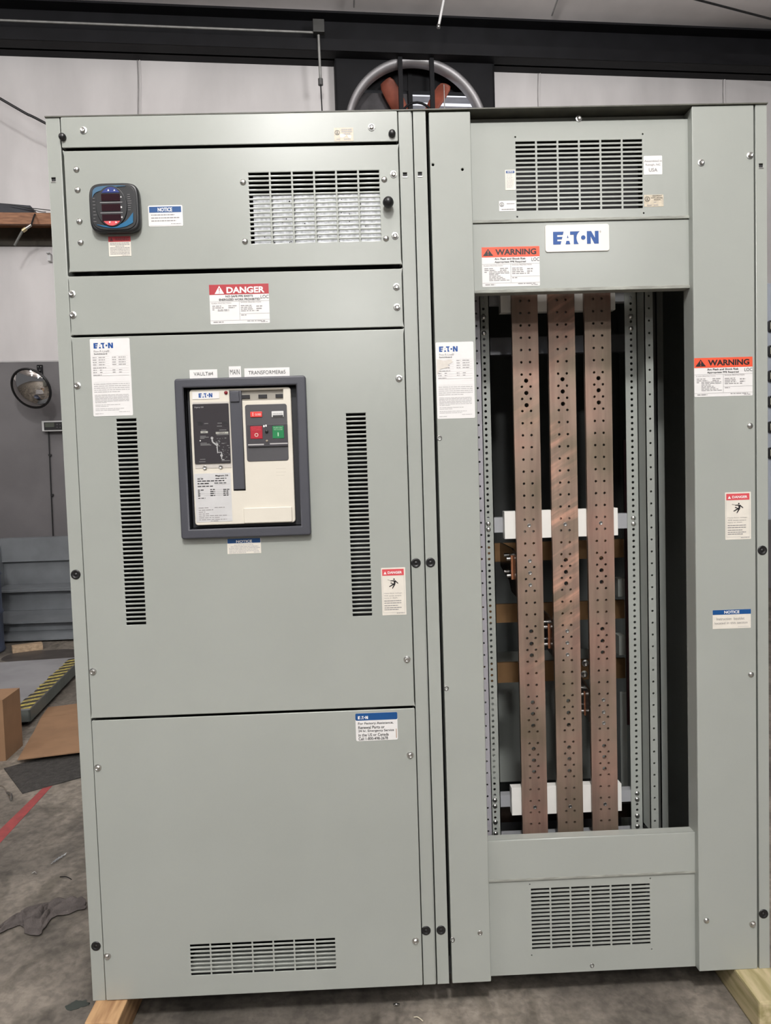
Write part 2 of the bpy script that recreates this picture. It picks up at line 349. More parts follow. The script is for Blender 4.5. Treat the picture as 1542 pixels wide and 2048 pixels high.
# ================================================================== THE HALL
def concrete():
    m = bpy.data.materials.new('worn_concrete'); m.use_nodes = True; nt = m.node_tree; N = nt.nodes; L = nt.links; b = N['Principled BSDF']
    tc = N.new('ShaderNodeTexCoord')
    def noise(s, d, st=None, dist=0):
        mp = N.new('ShaderNodeMapping'); L.new(tc.outputs['Object'], mp.inputs[0])
        if st: mp.inputs['Scale'].default_value = st
        n = N.new('ShaderNodeTexNoise'); n.inputs['Scale'].default_value = s; n.inputs['Detail'].default_value = d; n.inputs['Distortion'].default_value = dist
        L.new(mp.outputs[0], n.inputs[0]); return n
    n1 = noise(1.6, 8, dist=.6); n2 = noise(9, 6, (1, .45, 1), 1.2); n3 = noise(70, 4)
    cr = N.new('ShaderNodeValToRGB'); e = cr.color_ramp.elements
    e[0].position = .36; e[0].color = (.115, .103, .088, 1); e[1].position = .66; e[1].color = (.34, .30, .25, 1)
    L.new(n1.outputs['Fac'], cr.inputs[0])
    c2 = N.new('ShaderNodeValToRGB'); c2.color_ramp.elements[0].position = .34; c2.color_ramp.elements[0].color = (.52, .52, .50, 1); c2.color_ramp.elements[1].position = .55; c2.color_ramp.elements[1].color = (1, 1, 1, 1)
    L.new(n2.outputs['Fac'], c2.inputs[0])
    c3 = N.new('ShaderNodeValToRGB'); c3.color_ramp.elements[0].position = .3; c3.color_ramp.elements[0].color = (.8, .8, .8, 1); c3.color_ramp.elements[1].position = .6
    L.new(n3.outputs['Fac'], c3.inputs[0])
    def mul(a, c, f):
        x = N.new('ShaderNodeMix'); x.data_type = 'RGBA'; x.blend_type = 'MULTIPLY'; x.inputs[0].default_value = f; L.new(a, x.inputs[6]); L.new(c, x.inputs[7]); return x.outputs[2]
    L.new(mul(mul(cr.outputs[0], c2.outputs[0], .8), c3.outputs[0], .8), b.inputs['Base Color'])
    n4 = noise(34, 9, dist=.3); c4 = N.new('ShaderNodeValToRGB'); c4.color_ramp.elements[0].position = .38; c4.color_ramp.elements[0].color = (.66, .66, .67, 1); c4.color_ramp.elements[1].position = .58; c4.color_ramp.elements[1].color = (1.0, 1.0, 1.0, 1)
    L.new(n4.outputs['Fac'], c4.inputs[0])
    L.new(mul(mul(mul(cr.outputs[0], c2.outputs[0], .8), c3.outputs[0], .8), c4.outputs[0], .85), b.inputs['Base Color'])
    b.inputs['Roughness'].default_value = .62
    bp = N.new('ShaderNodeBump'); bp.inputs['Strength'].default_value = .5; bp.inputs['Distance'].default_value = .006
    L.new(n4.outputs['Fac'], bp.inputs['Height']); L.new(bp.outputs[0], b.inputs['Normal'])
    return m
CONC = concrete()
fl = boxes('floor', [(-14, -22, -.15, 16, 9, 0)], CONC); struct(fl)

VINYL = mat('white_vinyl_insulation', (.66, .635, .635), .5, noise=.16, nscale=2.2, bump=.4, bscale=2.0, detail=8, stretch=(1, 1, .35))
GREYW = mat('grey_painted_liner_panel', (.155, .147, .152), .5, noise=.25, nscale=1.8, detail=6)
# fan opening in the back wall
FS, FZ, FR = 4.05, 4.91, .74
hole = rc(FS - .78, FZ - .78, FS + .78, FZ + .78)
ZG = 2.66
wall = plate('wall_back', rc(-9, ZG, 12, 6.9), VINYL, None, 0, .12, holes=[hole], xf=WM); struct(wall)
wl = boxes('wall_back_lower', [(-9, -.012, 0, 12, .11, ZG)], GREYW, xf=WM); wl.name = 'wall_back_lower'; struct(wl)
tr = boxes('trim_1', [(-9, -.016, ZG - .006, 12, 0, ZG + .008)], mat('pale_trim', (.45, .44, .44), .5, noise=.1), xf=WM); struct(tr)
# seams of the insulation sheets: folded tabs
SEAM = mat('folded_vinyl_tab', (.30, .29, .29), .6, noise=.3, nscale=14)
seam_bl = []
for px in (275, 1077, 1447):
    s_ = W(px, 170)[0]
    st = thing('insulation_seam', {275: 'folded vertical seam of the white wall insulation, left of the conduit', 1077: 'folded vertical seam of the white wall insulation just right of the exhaust fan', 1447: 'folded vertical seam of the white wall insulation nearest the right edge of the picture'}[px], 'seam', WM @ Vector((s_, 0, ZG)), 'folded seams of the wall insulation')
    pts = [(s_ + .012 * math.sin(z * 5.1 + px), -.004, z) for z in [ZG + .03 + k * .12 for k in range(27)]]
    tube('tab', pts, .005, SEAM, st, xf=WM, res=2)
    tube('fold_line', [(a + .022, b, c) for a, b, c in pts], .007, VINYL, st, xf=WM, res=2)

# ceiling: sagging insulation between purlins
ZB0 = W(771, 105, .3)[1]; ZB1 = W(771, 32, .3)[1]
bm = bmesh.new(); nx, ny = 90, 60; g = []
for j in range(ny + 1):
    row = []
    for i in range(nx + 1):
        s_ = -9 + 21 * i / nx; y_ = -.0 - 24 * (j / ny) ** 1.6
        sag = .05 * math.sin(s_ * 1.7 + 1.1) * math.sin(y_ * .9) + .035 * math.sin(s_ * .62 + y_ * 2.1)
        row.append(bm.verts.new((s_, y_, ZB1 + .12 - y_ * .035 + sag)))
    g.append(row)
for j in range(ny):
    for i in range(nx): bm.faces.new((g[j][i], g[j][i + 1], g[j + 1][i + 1], g[j + 1][i]))
bmesh.ops.transform(bm, verts=bm.verts, matrix=WM)
me = bpy.data.meshes.new('ceiling'); bm.to_mesh(me); bm.free()
CEILM = mat('ceiling_vinyl', (.80, .75, .74), .45, noise=.2, nscale=1.2, detail=6)
ce = link('ceiling', me, CEILM, None, smooth=True); struct(ce)
sd = ce.modifiers.new('thick', 'SOLIDIFY'); sd.thickness = .05
# dark steel eave beam: web and two flanges
bz0, bz1 = ZB0, ZB1 + .03
beam = thing('steel_beam', 'black painted steel beam running across the top of the back wall under the ceiling', 'beam', WM @ Vector((1, -.2, bz0)))
boxes('web', [(-9, -.15, bz0, 12, -.12, bz1)], BLACKM, beam, xf=WM)
boxes('flange', [(-9, -.30, bz0, 12, -.0, bz0 + .02)], BLACKM, beam, xf=WM)
boxes('flange', [(-9, -.30, bz1 - .02, 12, -.0, bz1)], BLACKM, beam, xf=WM)
boxes('lip', [(-9, -.305, bz0, 12, -.295, bz0 + .11)], BLACKM, beam, xf=WM)
b2z = W(771, 120, .02)[1]
girt = thing('wall_girt', 'dark steel girt below the beam, directly against the white wall', 'beam', WM @ Vector((1, 0, b2z)))
boxes('channel', [(-9, -.06, W(771, 104, .06)[1] - .0, 12, 0, bz0 + .005)], BLACKM, girt, xf=WM)

# ------------------------------------------------------------------ exhaust fan
fan = thing('exhaust_fan', 'large black square wall exhaust fan with orange blades, above the cabinets', 'fan', WM @ Vector((FS, -.1, FZ - .82)))
boxes_h = .82
plate('housing', rc(FS - .82, FZ - .82, FS + .82, FZ + .82), BLACKM, fan, -.16, .02, holes=[circ(FS, FZ, FR - .02, 64)], xf=WM)
boxes('housing_side', [(FS - .82, -.16, FZ - .82, FS - .80, 0, FZ + .82), (FS + .80, -.16, FZ - .82, FS + .82, 0, FZ + .82), (FS - .82, -.16, FZ + .80, FS + .82, 0, FZ + .82), (FS - .82, -.16, FZ - .82, FS + .82, 0, FZ - .80)], BLACKM, fan, xf=WM)
RINGM = mat('bare_steel_venturi', (.34, .33, .34), .5, .5, noise=.2, nscale=5)
rg = lathe('venturi_ring', [(FR - .072, -.08), (FR - .072, -.05), (FR - .07, -.02), (FR - .06, .015), (FR - .02, .03), (FR, .015), (FR + .002, 0)], RINGM, fan, M=WM @ Matrix.Translation((FS, -.16, FZ)), n=96)
BL = mat('orange_painted_blade', (.55, .17, .11), .5, noise=.35, nscale=6)
for k in range(6):
    a = math.radians(-28 + 60 * k)       # measured from straight up
    bm = bmesh.new(); rows = []
    for i in range(13):
        r = .12 + (.63 - .12) * i / 12; wd = .055 + .032 * math.sin(math.pi * (i / 12) * .8)
        if i == 12: wd *= .8
        tw = math.radians(52 - 26 * i / 12); row = []
        for j in range(7):
            c = (j / 6 - .5) * 2 * wd; row.append(bm.verts.new((c * math.cos(tw), -c * math.sin(tw) + .06 * (c / wd) ** 2 * .4, r)))
        rows.append(row)
    for i in range(12):
        for j in range(6): bm.faces.new((rows[i][j], rows[i][j + 1], rows[i + 1][j + 1], rows[i + 1][j]))
    bmesh.ops.solidify(bm, geom=bm.faces[:], thickness=.006)
    bmesh.ops.transform(bm, verts=bm.verts, matrix=WM @ Matrix.Translation((FS, -.06, FZ)) @ Matrix.Rotation(a, 4, 'Y'))
    me = bpy.data.meshes.new('blade'); bm.to_mesh(me); bm.free(); link('blade', me, BL, fan, smooth=True)
lathe('hub', [(.0, .10), (.10, .09), (.125, .05), (.125, -.05), (0, -.05)], BL, fan, M=WM @ Matrix.Translation((FS, -.06, FZ)), n=28)
tube('belt_guard', [(FS + .17 * math.cos(a), -.20, FZ + .10 + .17 * math.sin(a)) for a in [math.radians(k * 15) for k in range(24)]], .012, BLACKM, fan, xf=WM, cyc=True)
lathe('motor', [(.0, .16), (.09, .15), (.10, .12), (.10, -.02), (0, -.02)], BLACKM, fan, M=WM @ Matrix.Translation((FS, -.24, FZ - .12)), n=24)
for px in (801, 864):
    s_ = W(px, 160, .22)[0]; boxes('mounting_bar', [(s_ - .022, -.235, FZ - .82, s_ + .022, -.20, FZ + .825)], BLACKM, fan, xf=WM)
boxes('mounting_rail', [(FS - .82, -.20, FZ + .775, FS + .82, -.16, FZ + .80)], BLACKM, fan, xf=WM)
s_, z_ = W(889, 200, .22); tube('pull_wire', [(s_, -.21, FZ + .45), (s_ + .004, -.21, FZ - .6)], .005, ZINC, fan, xf=WM)
a_ = W(955, 108, .165); b_ = W(975, 121, .165)
lb = plate('rating_label', rc(a_[0], b_[1], b_[0], a_[1]), mat('faded_pink_label', (.35, .22, .20), .5, noise=.3, nscale=50), fan, -.163, .002, xf=WM)
# louvred shutter behind the fan
shut = thing('louvre_shutter', 'metal louvre shutter behind the fan blades, its right half open to daylight', 'shutter', WM @ Vector((FS, .12, FZ - .78)))
LOUV = mat('aluminium_louvre', (.50, .50, .53), .4, .6, noise=.2, nscale=8)
LOUVD = mat('shaded_closed_louvre', (.05, .045, .05), .6, .2, noise=.4, nscale=8)  # closed slats coloured near black to paint in the missing daylight
boxes('frame', [(FS - .79, .08, FZ - .79, FS + .79, .16, FZ - .74), (FS - .79, .08, FZ + .52, FS + .79, .16, FZ + .79), (FS - .79, .08, FZ - .79, FS - .74, .16, FZ + .79), (FS + .74, .08, FZ - .79, FS + .79, .16, FZ + .79), (FS - .045, .06, FZ - .79, FS + .0, .16, FZ + .79)], BLACKM, shut, xf=WM)
for k in range(13):
    z_ = FZ - .73 + k * .0945
    for side in (0, 1):
        if side == 0: x0, x1, ang, mm, wd_ = FS - .74, FS - .045, math.radians(86), LOUVD, .10
        else: x0, x1, ang, mm, wd_ = FS + .0, FS + .74, math.radians(14), LOUV, .085
        M_ = WM @ Matrix.Translation((0, .12, z_ + .05)) @ Matrix.Rotation(-ang, 4, 'X')
        boxes('slat', [(x0, -wd_ / 2, -.002, x1, wd_ / 2, .002)], mm, shut, xf=M_)

# ------------------------------------------------------------------ conduit and junction box on the beam
CND = mat('grey_conduit', (.30, .30, .29), .5, .4, noise=.25, nscale=12)
cd = thing('electrical_conduit', 'thin grey conduit along the black beam to a junction box, then down the wall', 'conduit', WM @ Vector((2.5, -.32, 5.6)))
a_ = W(0, 40, .33); b_ = W(628, 65, .33); c_ = W(637, 55, .33)
tube('horizontal_run', [(a_[0] - 3, -.33, a_[1] - .0), (b_[0], -.33, b_[1])], .011, CND, cd, xf=WM)
jx, jz = c_; boxes('junction_box', [(jx - .055, -.37, jz - .06, jx + .055, -.305, jz + .06)], mat('dark_junction_box', (.05, .05, .048), .5, noise=.3), cd, bev=.004, xf=WM)
d_ = W(637, 72, .33); e_ = W(641, 165, .28); f2 = W(643, 235, .28)
tube('drop_pipe', [(d_[0], -.33, d_[1] + .01), (e_[0], -.29, e_[1])], .013, CND, cd, xf=WM)
tube('coupling', [(e_[0], -.29, e_[1] + .03), (e_[0], -.288, e_[1] - .03)], .024, mat('dark_coupling', (.08, .08, .08), .5, noise=.2), cd, xf=WM)
tube('cable', [(e_[0], -.288, e_[1]), (e_[0] + .01, -.28, e_[1] - .5), (e_[0] + .0, -.28, 3.0)], .006, BLACKM, cd, xf=WM)
# cables
a_ = W(0, 197, .5); b_ = W(90, 246, .5)
k_ = (b_[1] - a_[1]) / (b_[0] - a_[0])
cb = tube('cable', arc([(a_[0] - 2, -.5, a_[1] - 2 * k_ + .1), (a_[0], -.5, a_[1]), (b_[0], -.5, b_[1]), (b_[0] + 1.2, -.4, b_[1] + 1.2 * k_ + .05)]), .012, BLACKP, xf=WM)
top(cb, 'thick black cable sloping down behind the upper left corner of the cabinet', 'cable')
a_ = W(1385, -3, 1.2); b_ = W(1542, 38, 1.2)
p1 = WM @ Vector((a_[0], -1.2, a_[1])); p2 = WM @ Vector((b_[0], -1.2, b_[1]))
cb = tube('cable', [p1 + (p1 - p2) * .25, p1, p2, p2 + (p2 - p1) * 1.5], .010, BLACKP)
top(cb, 'thin black cable strung under the ceiling at the upper right', 'cable')
a_ = W(888, -4, 1.0); b_ = W(877, 53, 1.0)
hw = thing('hanging_rod', 'pale metal rod hanging from the ceiling above the fan', 'rod', WM @ Vector((b_[0], -1.0, b_[1])))
tube('rod', [(a_[0] + (a_[0] - b_[0]), -1.0, a_[1] + .25), (b_[0], -1.0, b_[1])], .012, mat('pale_rod', (.6, .6, .6), .4, .3, noise=.1), hw, xf=WM)
lathe('end_ferrule', [(0, .018), (.016, .014), (.016, -.014), (0, -.014)], ZINC_DARK, hw, M=WM @ Matrix.Translation((b_[0], -1.0, b_[1])) @ Matrix.Rotation(math.pi / 2, 4, 'X'), n=14)
for k, px in enumerate((712, 1135)):
    a_ = W(px, 0, .9); b_ = W(px + (-1 if k == 0 else -22), 26 if k == 0 else 48, .45)
    sm = tube('ceiling_seam', [(a_[0], -1.6, ZB1 + .13), (a_[0], -.9, ZB1 + .115), (b_[0], -.32, ZB1 + .06)], .008, SEAM, xf=WM)
    top(sm, ('dark stitched ceiling seam left of the hanging rod', 'dark stitched ceiling seam right of the fan')[k], 'seam')

# ------------------------------------------------------------------ wooden ledge, hose, sheet on the wall at left
WOODR = mat('reddish_brown_timber', (.36, .17, .085), .6, noise=.5, nscale=9, stretch=(1, 1, 7), col2=(.20, .085, .04))
t0 = W(50, 425, .4)[1]; t1 = W(50, 448, .4)[1]
ledge = thing('timber_ledge', 'reddish brown timber ledge fixed high on the white wall, left of the cabinet', 'shelf', WM @ Vector((0, -.2, t1)))
boxes('fascia', [(-5, -.40, t1, 1.6, -.36, t0)], WOODR, ledge, bev=.003, xf=WM)
boxes('deck', [(-5, -.36, t0 - .03, 1.6, 0, t0 - .005)], WOODR, ledge, xf=WM)
boxes('bearer', [(-5, -.04, t1 - .09, 1.6, -.0, t0 - .03)], mat('dark_bearer', (.07, .06, .045), .7, noise=.4), ledge, xf=WM)
a_ = W(0, 408, .30); b_ = W(75, 424, .30)
sh = plate('folded_tarp', [(a_[0] - 1.4, t0), (b_[0], t0), (a_[0] + .28, a_[1] - .02), (a_[0], a_[1]), (a_[0] - .6, a_[1] + .05), (a_[0] - 1.4, a_[1] + .03)], mat('dark_blue_grey_tarp', (.035, .038, .05), .6, noise=.4), None, -.33, .16, xf=WM, bev=.004)
top(sh, 'dark folded sheet lying on the timber ledge at the left edge', 'tarp')
wires = thing('loose_wires', 'two thin dark wires lying over the timber ledge and trailing right to the cabinet', 'wire', WM @ Vector((.3, -.3, t0)))
for q in (((15, 409), (45, 415), (80, 424), (92, 425)), ((25, 411), (60, 417), (80, 419), (105, 422))):
    P_ = []
    for p in q:
        a = W(*p, .38); P_.append((a[0], -.38, a[1] + .004))
    tube('wire', arc(P_), .004, BLACKP, wires, xf=WM, res=2)
ho = thing('air_hose', 'short grey hose with brass and steel fittings hanging below the timber ledge', 'hose', WM @ Vector((.25, -.5, 3.7)))
P_ = []
for p in ((60, 452), (52, 457), (45, 462), (38, 474), (29, 491)):
    a = W(*p, .5); P_.append(Vector((a[0], -.5, a[1])))
tube('hose', arc(P_[2:]), .011, mat('grey_rubber', (.13, .13, .12), .5, noise=.2), ho, xf=WM)
tube('fitting', P_[1:3], .018, mat('brass_fitting', (.6, .5, .3), .35, .8, noise=.2), ho, xf=WM)
tube('coupler', [P_[0] + Vector((.012, 0, .01)), P_[1]], .012, ZINC, ho, xf=WM)
tube('hook', [P_[0] + Vector((.012, 0, .01)), P_[0] + Vector((.02, .05, .09)), P_[0] + Vector((.02, .10, .14))], .008, BLACKP, ho, xf=WM)
a_ = W(95, 455 + 52, .05); b_ = W(101, 522, .05)
cl = boxes('wall_clip', [(a_[0], -.06, b_[1], a_[0] + .03, 0, a_[1]), (a_[0], -.10, a_[1] - .008, a_[0] + .03, 0, a_[1])], mat('pale_clip', (.6, .6, .6), .4, noise=.1), xf=WM)
top(cl, 'small pale metal clip on the white wall beside the cabinet edge', 'bracket')

# ------------------------------------------------------------------ convex mirror, scale readout
mc = W(62, 777, .45)
mir = thing('convex_mirror', 'round convex safety mirror with black rim tilted on the grey wall', 'mirror', WM @ Vector((mc[0], -.45, mc[1])))
MM = WM @ Matrix.Translation((mc[0], -.45, mc[1])) @ Matrix.Rotation(math.radians(-16), 4, 'Z') @ Matrix.Rotation(math.radians(24), 4, 'X') @ Matrix.Rotation(math.radians(6), 4, 'Y')
R_ = .188
MIRR = mat('polished_acrylic_mirror', (.80, .77, .74), .04, 1, noise=.04)
prof = [(R_ * math.sin(math.radians(t)) / math.sin(math.radians(48)), (math.cos(math.radians(t)) - math.cos(math.radians(48))) * R_ / math.sin(math.radians(48)) * .85) for t in range(0, 49, 4)]
lathe('mirror_dome', prof, MIRR, mir, M=MM, n=48)
lathe('rim', [(R_ - .006, .008), (R_ + .004, .012), (R_ + .012, .004), (R_ + .010, -.012), (R_ - .004, -.018), (0, -.022)], BLACKP, mir, M=MM, n=48)
br_a = W(74, 730, .02); br_b = W(86, 750, .02)
boxes('bracket_plate', [(br_a[0], -.03, br_b[1], br_b[0], -.012, br_a[1])], BLACKM, mir, xf=WM)
tube('bracket_arm', [((br_a[0] + br_b[0]) / 2, -.03, br_b[1] + .03), ((br_a[0] + br_b[0]) / 2 - .01, -.2, br_b[1] + .01), (mc[0] + .02, -.42, mc[1] + .02)], .012, BLACKM, mir, xf=WM)
for (u, v) in ((.25, .2), (.75, .2), (.5, .55), (.75, .85)):
    x = br_a[0] + (br_b[0] - br_a[0]) * u; z = br_a[1] + (br_b[1] - br_a[1]) * v
    lathe('screw', [(.005, 0), (.004, .004), (0, .005)], ZINC, mir, M=WM @ Matrix.Translation((x, -.03, z)), n=10)
sa = W(83, 842, .10); sb = W(124, 862, .10)
sc_ = thing('scale_readout', 'white framed digital weighing readout with black face on the grey wall', 'display', WM @ Vector((sa[0] + .1, -.05, sb[1])))
SX1 = sa[0] + .27
plate('bezel', rc(sa[0], sb[1], SX1, sa[1]), mat('white_bezel', (.62, .62, .62), .4, noise=.05), sc_, -.10, .10, xf=WM, bev=.004)
plate('face', rc(sa[0] + .022, sb[1] + .012, SX1 - .014, sa[1] - .014), BLACKP, sc_, -.104, .004, xf=WM)
plate('screen', rc(sa[0] + .034, sb[1] + .040, sa[0] + .120, sa[1] - .020), mat('grey_lcd', (.10, .11, .09), .25, noise=.1), sc_, -.108, .004, xf=WM)
for k in range(3):
    for j in range(2):
        lathe('key', [(.009, 0), (.008, .003), (0, .003)], SLATE, sc_, M=WM @ Matrix.Translation((sa[0] + .145 + k * .028, -.104, sb[1] + .035 + j * .028)), n=12)
a_ = W(97, 862, .03); b_ = W(106, 1073, .03)
tube('cord', [(a_[0], -.03, a_[1] + .01), ((a_[0] + b_[0]) / 2, -.03, (a_[1] + b_[1]) / 2), (b_[0], -.03, b_[1] - .1)], .006, BLACKP, sc_, xf=WM)
for k in range(2):
    z = a_[1] - .25 - k * .4
    boxes('cord_clip', [(a_[0] - .012, -.04, z, a_[0] + .014, -.01, z + .02)], BLACKP, sc_, xf=WM)

# ------------------------------------------------------------------ grey steel steps against the wall
STEEL = mat('blue_grey_painted_steel', (.185, .20, .215), .5, noise=.18, nscale=5)
stp = thing('steel_steps', 'blue-grey painted sheet steel steps standing against the grey back wall', 'steps', (-2.5, 5.3, 0))
Xl = U(4, 1100, 5.56).x; Xr = -.9
def zy(py, Y): return U(70, py, Y).z
def prism(nm, q, x0=None, x1=None, m=None, par=None):
    """outline in the (Y, z) plane drawn out along X"""
    x0 = Xl if x0 is None else x0; x1 = Xr if x1 is None else x1; n = len(q)
    v = [(x0, a, b) for a, b in q] + [(x1, a, b) for a, b in q]
    me = bpy.data.meshes.new(nm); me.from_pydata(v, [], [tuple(range(n)), tuple(range(2 * n - 1, n - 1, -1))] + [(i, i + n, (i + 1) % n + n, (i + 1) % n) for i in range(n)])
    bm = bmesh.new(); bm.from_mesh(me); bmesh.ops.recalc_face_normals(bm, faces=bm.faces); bm.to_mesh(me); bm.free()
    return link(nm, me, m or STEEL, par or stp)
prism('top_riser', [(5.54, zy(1122.5, 5.54)), (5.54, zy(1075, 5.54)), (5.64, zy(1075, 5.54)), (5.64, zy(1122.5, 5.54) + .006), (5.60, zy(1122.5, 5.54) + .006)])
def tread(Yb, Yf, pt, pm, pf, tk=.03):
    """riser plate above, sloping tread in front of it, folded nosing"""
    zt, zm, zf = zy(pt, Yb), zy(pm, Yb), zy(pf, Yf)
    prism('riser', [(Yb, zt), (Yb + .012, zt), (Yb + .012, zm), (Yb, zm)])
    prism('tread', [(Yb + .012, zm), (Yf, zf), (Yf, zf - tk), (Yf + .01, zf - tk), (Yf + .01, zf - .012), (Yb + .012, zm - .012)])
tread(5.58, 5.33, 1121, 1168, 1181, .012)
tread(5.40, 5.08, 1176, 1220, 1244, .012)
tread(5.16, 5.02, 1238, 1261, 1279, .010)
zA = zy(1075, 5.54)
me = bpy.data.meshes.new('stringer')
q = [(5.06, .0), (5.06, zy(1279, 5.06)), (5.12, zy(1244, 5.12)), (5.36, zy(1181, 5.36)), (5.56, zA), (5.64, zA), (5.64, 0)]
v = [(Xl - .01, a, b) for a, b in q] + [(Xl, a, b) for a, b in q]; n = len(q)
me.from_pydata(v, [], [tuple(range(n)), tuple(range(2 * n - 1, n - 1, -1))] + [(i, i + n, (i + 1) % n + n, (i + 1) % n) for i in range(n)])
link('stringer', me, STEEL, stp)
me2 = me.copy(); me2.transform(Matrix.Translation((Xr - Xl + .01, 0, 0))); link('stringer', me2, STEEL, stp)
drum = lathe('blue_drum', [(0, .0), (.25, 0), (.26, .02), (.25, .04), (.25, .33), (.262, .35), (.25, .37), (.25, .66), (.262, .68), (.25, .70), (.25, .86), (.26, .88), (.24, .88), (.235, .86), (0, .86)],
             mat('dark_blue_grey_drum', (.08, .10, .16), .45, noise=.3), M=Matrix.Translation((U(4, 1180, 4.7).x - .262, 4.66, 0)) @ Matrix.Rotation(-math.pi / 2, 4, 'X'), n=40)
top(drum, 'dark blue steel drum at the left edge beside the steps', 'drum')
p = G(55, 1301); wbk = boxes('wood_offcut', [(-.12, -.05, 0, .12, .05, .055)], mat('pale_pine', (.52, .38, .25), .65, noise=.35, nscale=10, stretch=(1, 6, 6)), bev=.003, xf=Matrix.Translation((p.x, p.y, 0)) @ Matrix.Rotation(.5, 4, 'Z'))
top(wbk, 'small pale block of sawn wood on the floor before the grey steps', 'wood block')

# ------------------------------------------------------------------ floor scale platform with hazard tape
HP = .11
c0 = G(60, 1417, HP); c1 = G(148, 1330, HP); dirv = (c1 - c0); dirv.z = 0; dirv.normalize(); side = Vector((-dirv.y, dirv.x, 0))
PM = Matrix(((-side.x, dirv.x, 0, c0.x), (-side.y, dirv.y, 0, c0.y), (0, 0, 1, 0), (0, 0, 0, 1)))   # x right, y away
plat = thing('floor_scale', 'low grey steel floor scale platform with yellow and black tape along its edge', 'platform', (c0.x, c0.y, 0))
PL = G(148, 1315, HP); plen = (Vector((PL.x, PL.y, 0)) - Vector((c0.x, c0.y, 0))).dot(dirv)
STEELP = mat('scuffed_grey_deck', (.30, .30, .31), .5, noise=.2, nscale=4)
boxes('deck', [(-1.5, 0, HP - .008, 0, plen, HP)], STEELP, plat, xf=PM)
boxes('skirt', [(-1.5, 0, .03, 0, .012, HP - .008), (-.012, 0, .03, 0, plen, HP - .008)], mat('grey_green_skirt', (.14, .16, .15), .5, noise=.2), plat, xf=PM)
for x in (-.08, -1.42):
    for y in (.08, plen - .08):
        lathe('foot', [(0, 0), (.04, 0), (.04, .03), (0, .03)], BLACKM, plat, M=PM @ Matrix.Translation((x, y, 0)) @ Matrix.Rotation(-math.pi / 2, 4, 'X'), n=14)
TAPEY = mat('worn_yellow_tape', (.60, .50, .10), .5, noise=.4, nscale=60, col2=(.22, .19, .09)); TAPEK = mat('worn_black_tape', (.05, .045, .035), .5, noise=.3, nscale=60)
yq, kq = [], []
n = 14
for k in range(n):
    y0 = k * plen / n; y1 = (k + .5) * plen / n; y2 = (k + 1) * plen / n; sk = -.05
    for tgt, (a, b) in ((yq, (y0, y1)), (kq, (y1, y2))):
        tgt.append([(-.085 + random.uniform(-.012, .012), max(a + sk, 0)), (0, a), (0, b), (-.085 + random.uniform(-.012, .012), max(b + sk, 0))])
for nm, qs, mm in (('yellow_tape', yq, TAPEY), ('black_tape', kq, TAPEK)):
    v, f = [], []
    for q in qs:
        i = len(v); v += [(a, b, HP + .0015) for a, b in q]; f.append((i, i + 1, i + 2, i + 3))
    me = bpy.data.meshes.new(nm); me.from_pydata(v, [], f); me.transform(PM); link(nm, me, mm, plat)

# ------------------------------------------------------------------ cardboard
CARD = mat('brown_cardboard', (.30, .175, .095), .75, noise=.12, nscale=10); CARDD = mat('shaded_side_cardboard', (.27, .155, .085), .75, noise=.15, nscale=8)
a_ = G(46, 1491); b_ = G(12, 1522)
d_ = (a_ - b_).normalized(); n_ = Vector((-d_.y, d_.x, 0)); hz = None
for i in range(400):
    z = i * .002; q = CM.transposed() @ (Vector((a_.x, a_.y, z)) - CAMP); py = 1024 - FPX * q.z / q.y
    if py < 1377: break
HB = z
BM_ = Matrix(((d_.x, n_.x, 0, b_.x), (d_.y, n_.y, 0, b_.y), (0, 0, 1, 0), (0, 0, 0, 1)))
LB = (a_ - b_).length
cbx = thing('cardboard_box', 'brown cardboard box standing on the floor at the left edge', 'box', (b_.x, b_.y, 0))
boxes('carton', [(0, 0, 0, LB, .34, HB)], CARD, cbx, bev=.002, xf=BM_)
boxes('flap', [(0, 0, HB, LB, .168, HB + .003)], CARD, cbx, xf=BM_); boxes('flap', [(0, .172, HB, LB, .34, HB + .003)], CARD, cbx, xf=BM_)
boxes('packing_tape', [(-.001, .14, HB - .08, .0, .20, HB + .004), (-.001, .14, HB + .003, LB, .20, HB + .0042)], mat('clear_brown_tape', (.33, .2, .11), .25, noise=.1), cbx, xf=BM_)
def floor_poly(name, px, m, t, label, cat, z0=0.0, bumpy=0, fold=None):
    pts = [G(*p) for p in px]
    if cat == 'stain':
        k = len(pts); q = pts[-2:] + pts + pts[:2]; q = arc(q, 5); pts = q[10:10 + 5 * k]
        pts = [p + Vector((random.uniform(-.004, .004), random.uniform(-.004, .004), 0)) for p in pts]
    me = curve_mesh([[(p.x, p.y) for p in pts]], t, 0); me.transform(Matrix.Translation((0, 0, z0 + t / 2)))
    o = link(name, me, m); top(o, label, cat); return o
cdp = thing('flattened_carton', 'flattened sheet of brown corrugated cardboard lying on the floor left of the cabinet', 'cardboard', (G(100, 1480).x, G(100, 1480).y, 0))
q = [G(*p, .03) for p in ((96, 1409), (175, 1399), (188, 1500), (35, 1519))]
def lerp(a, b, t): return a + (b - a) * t
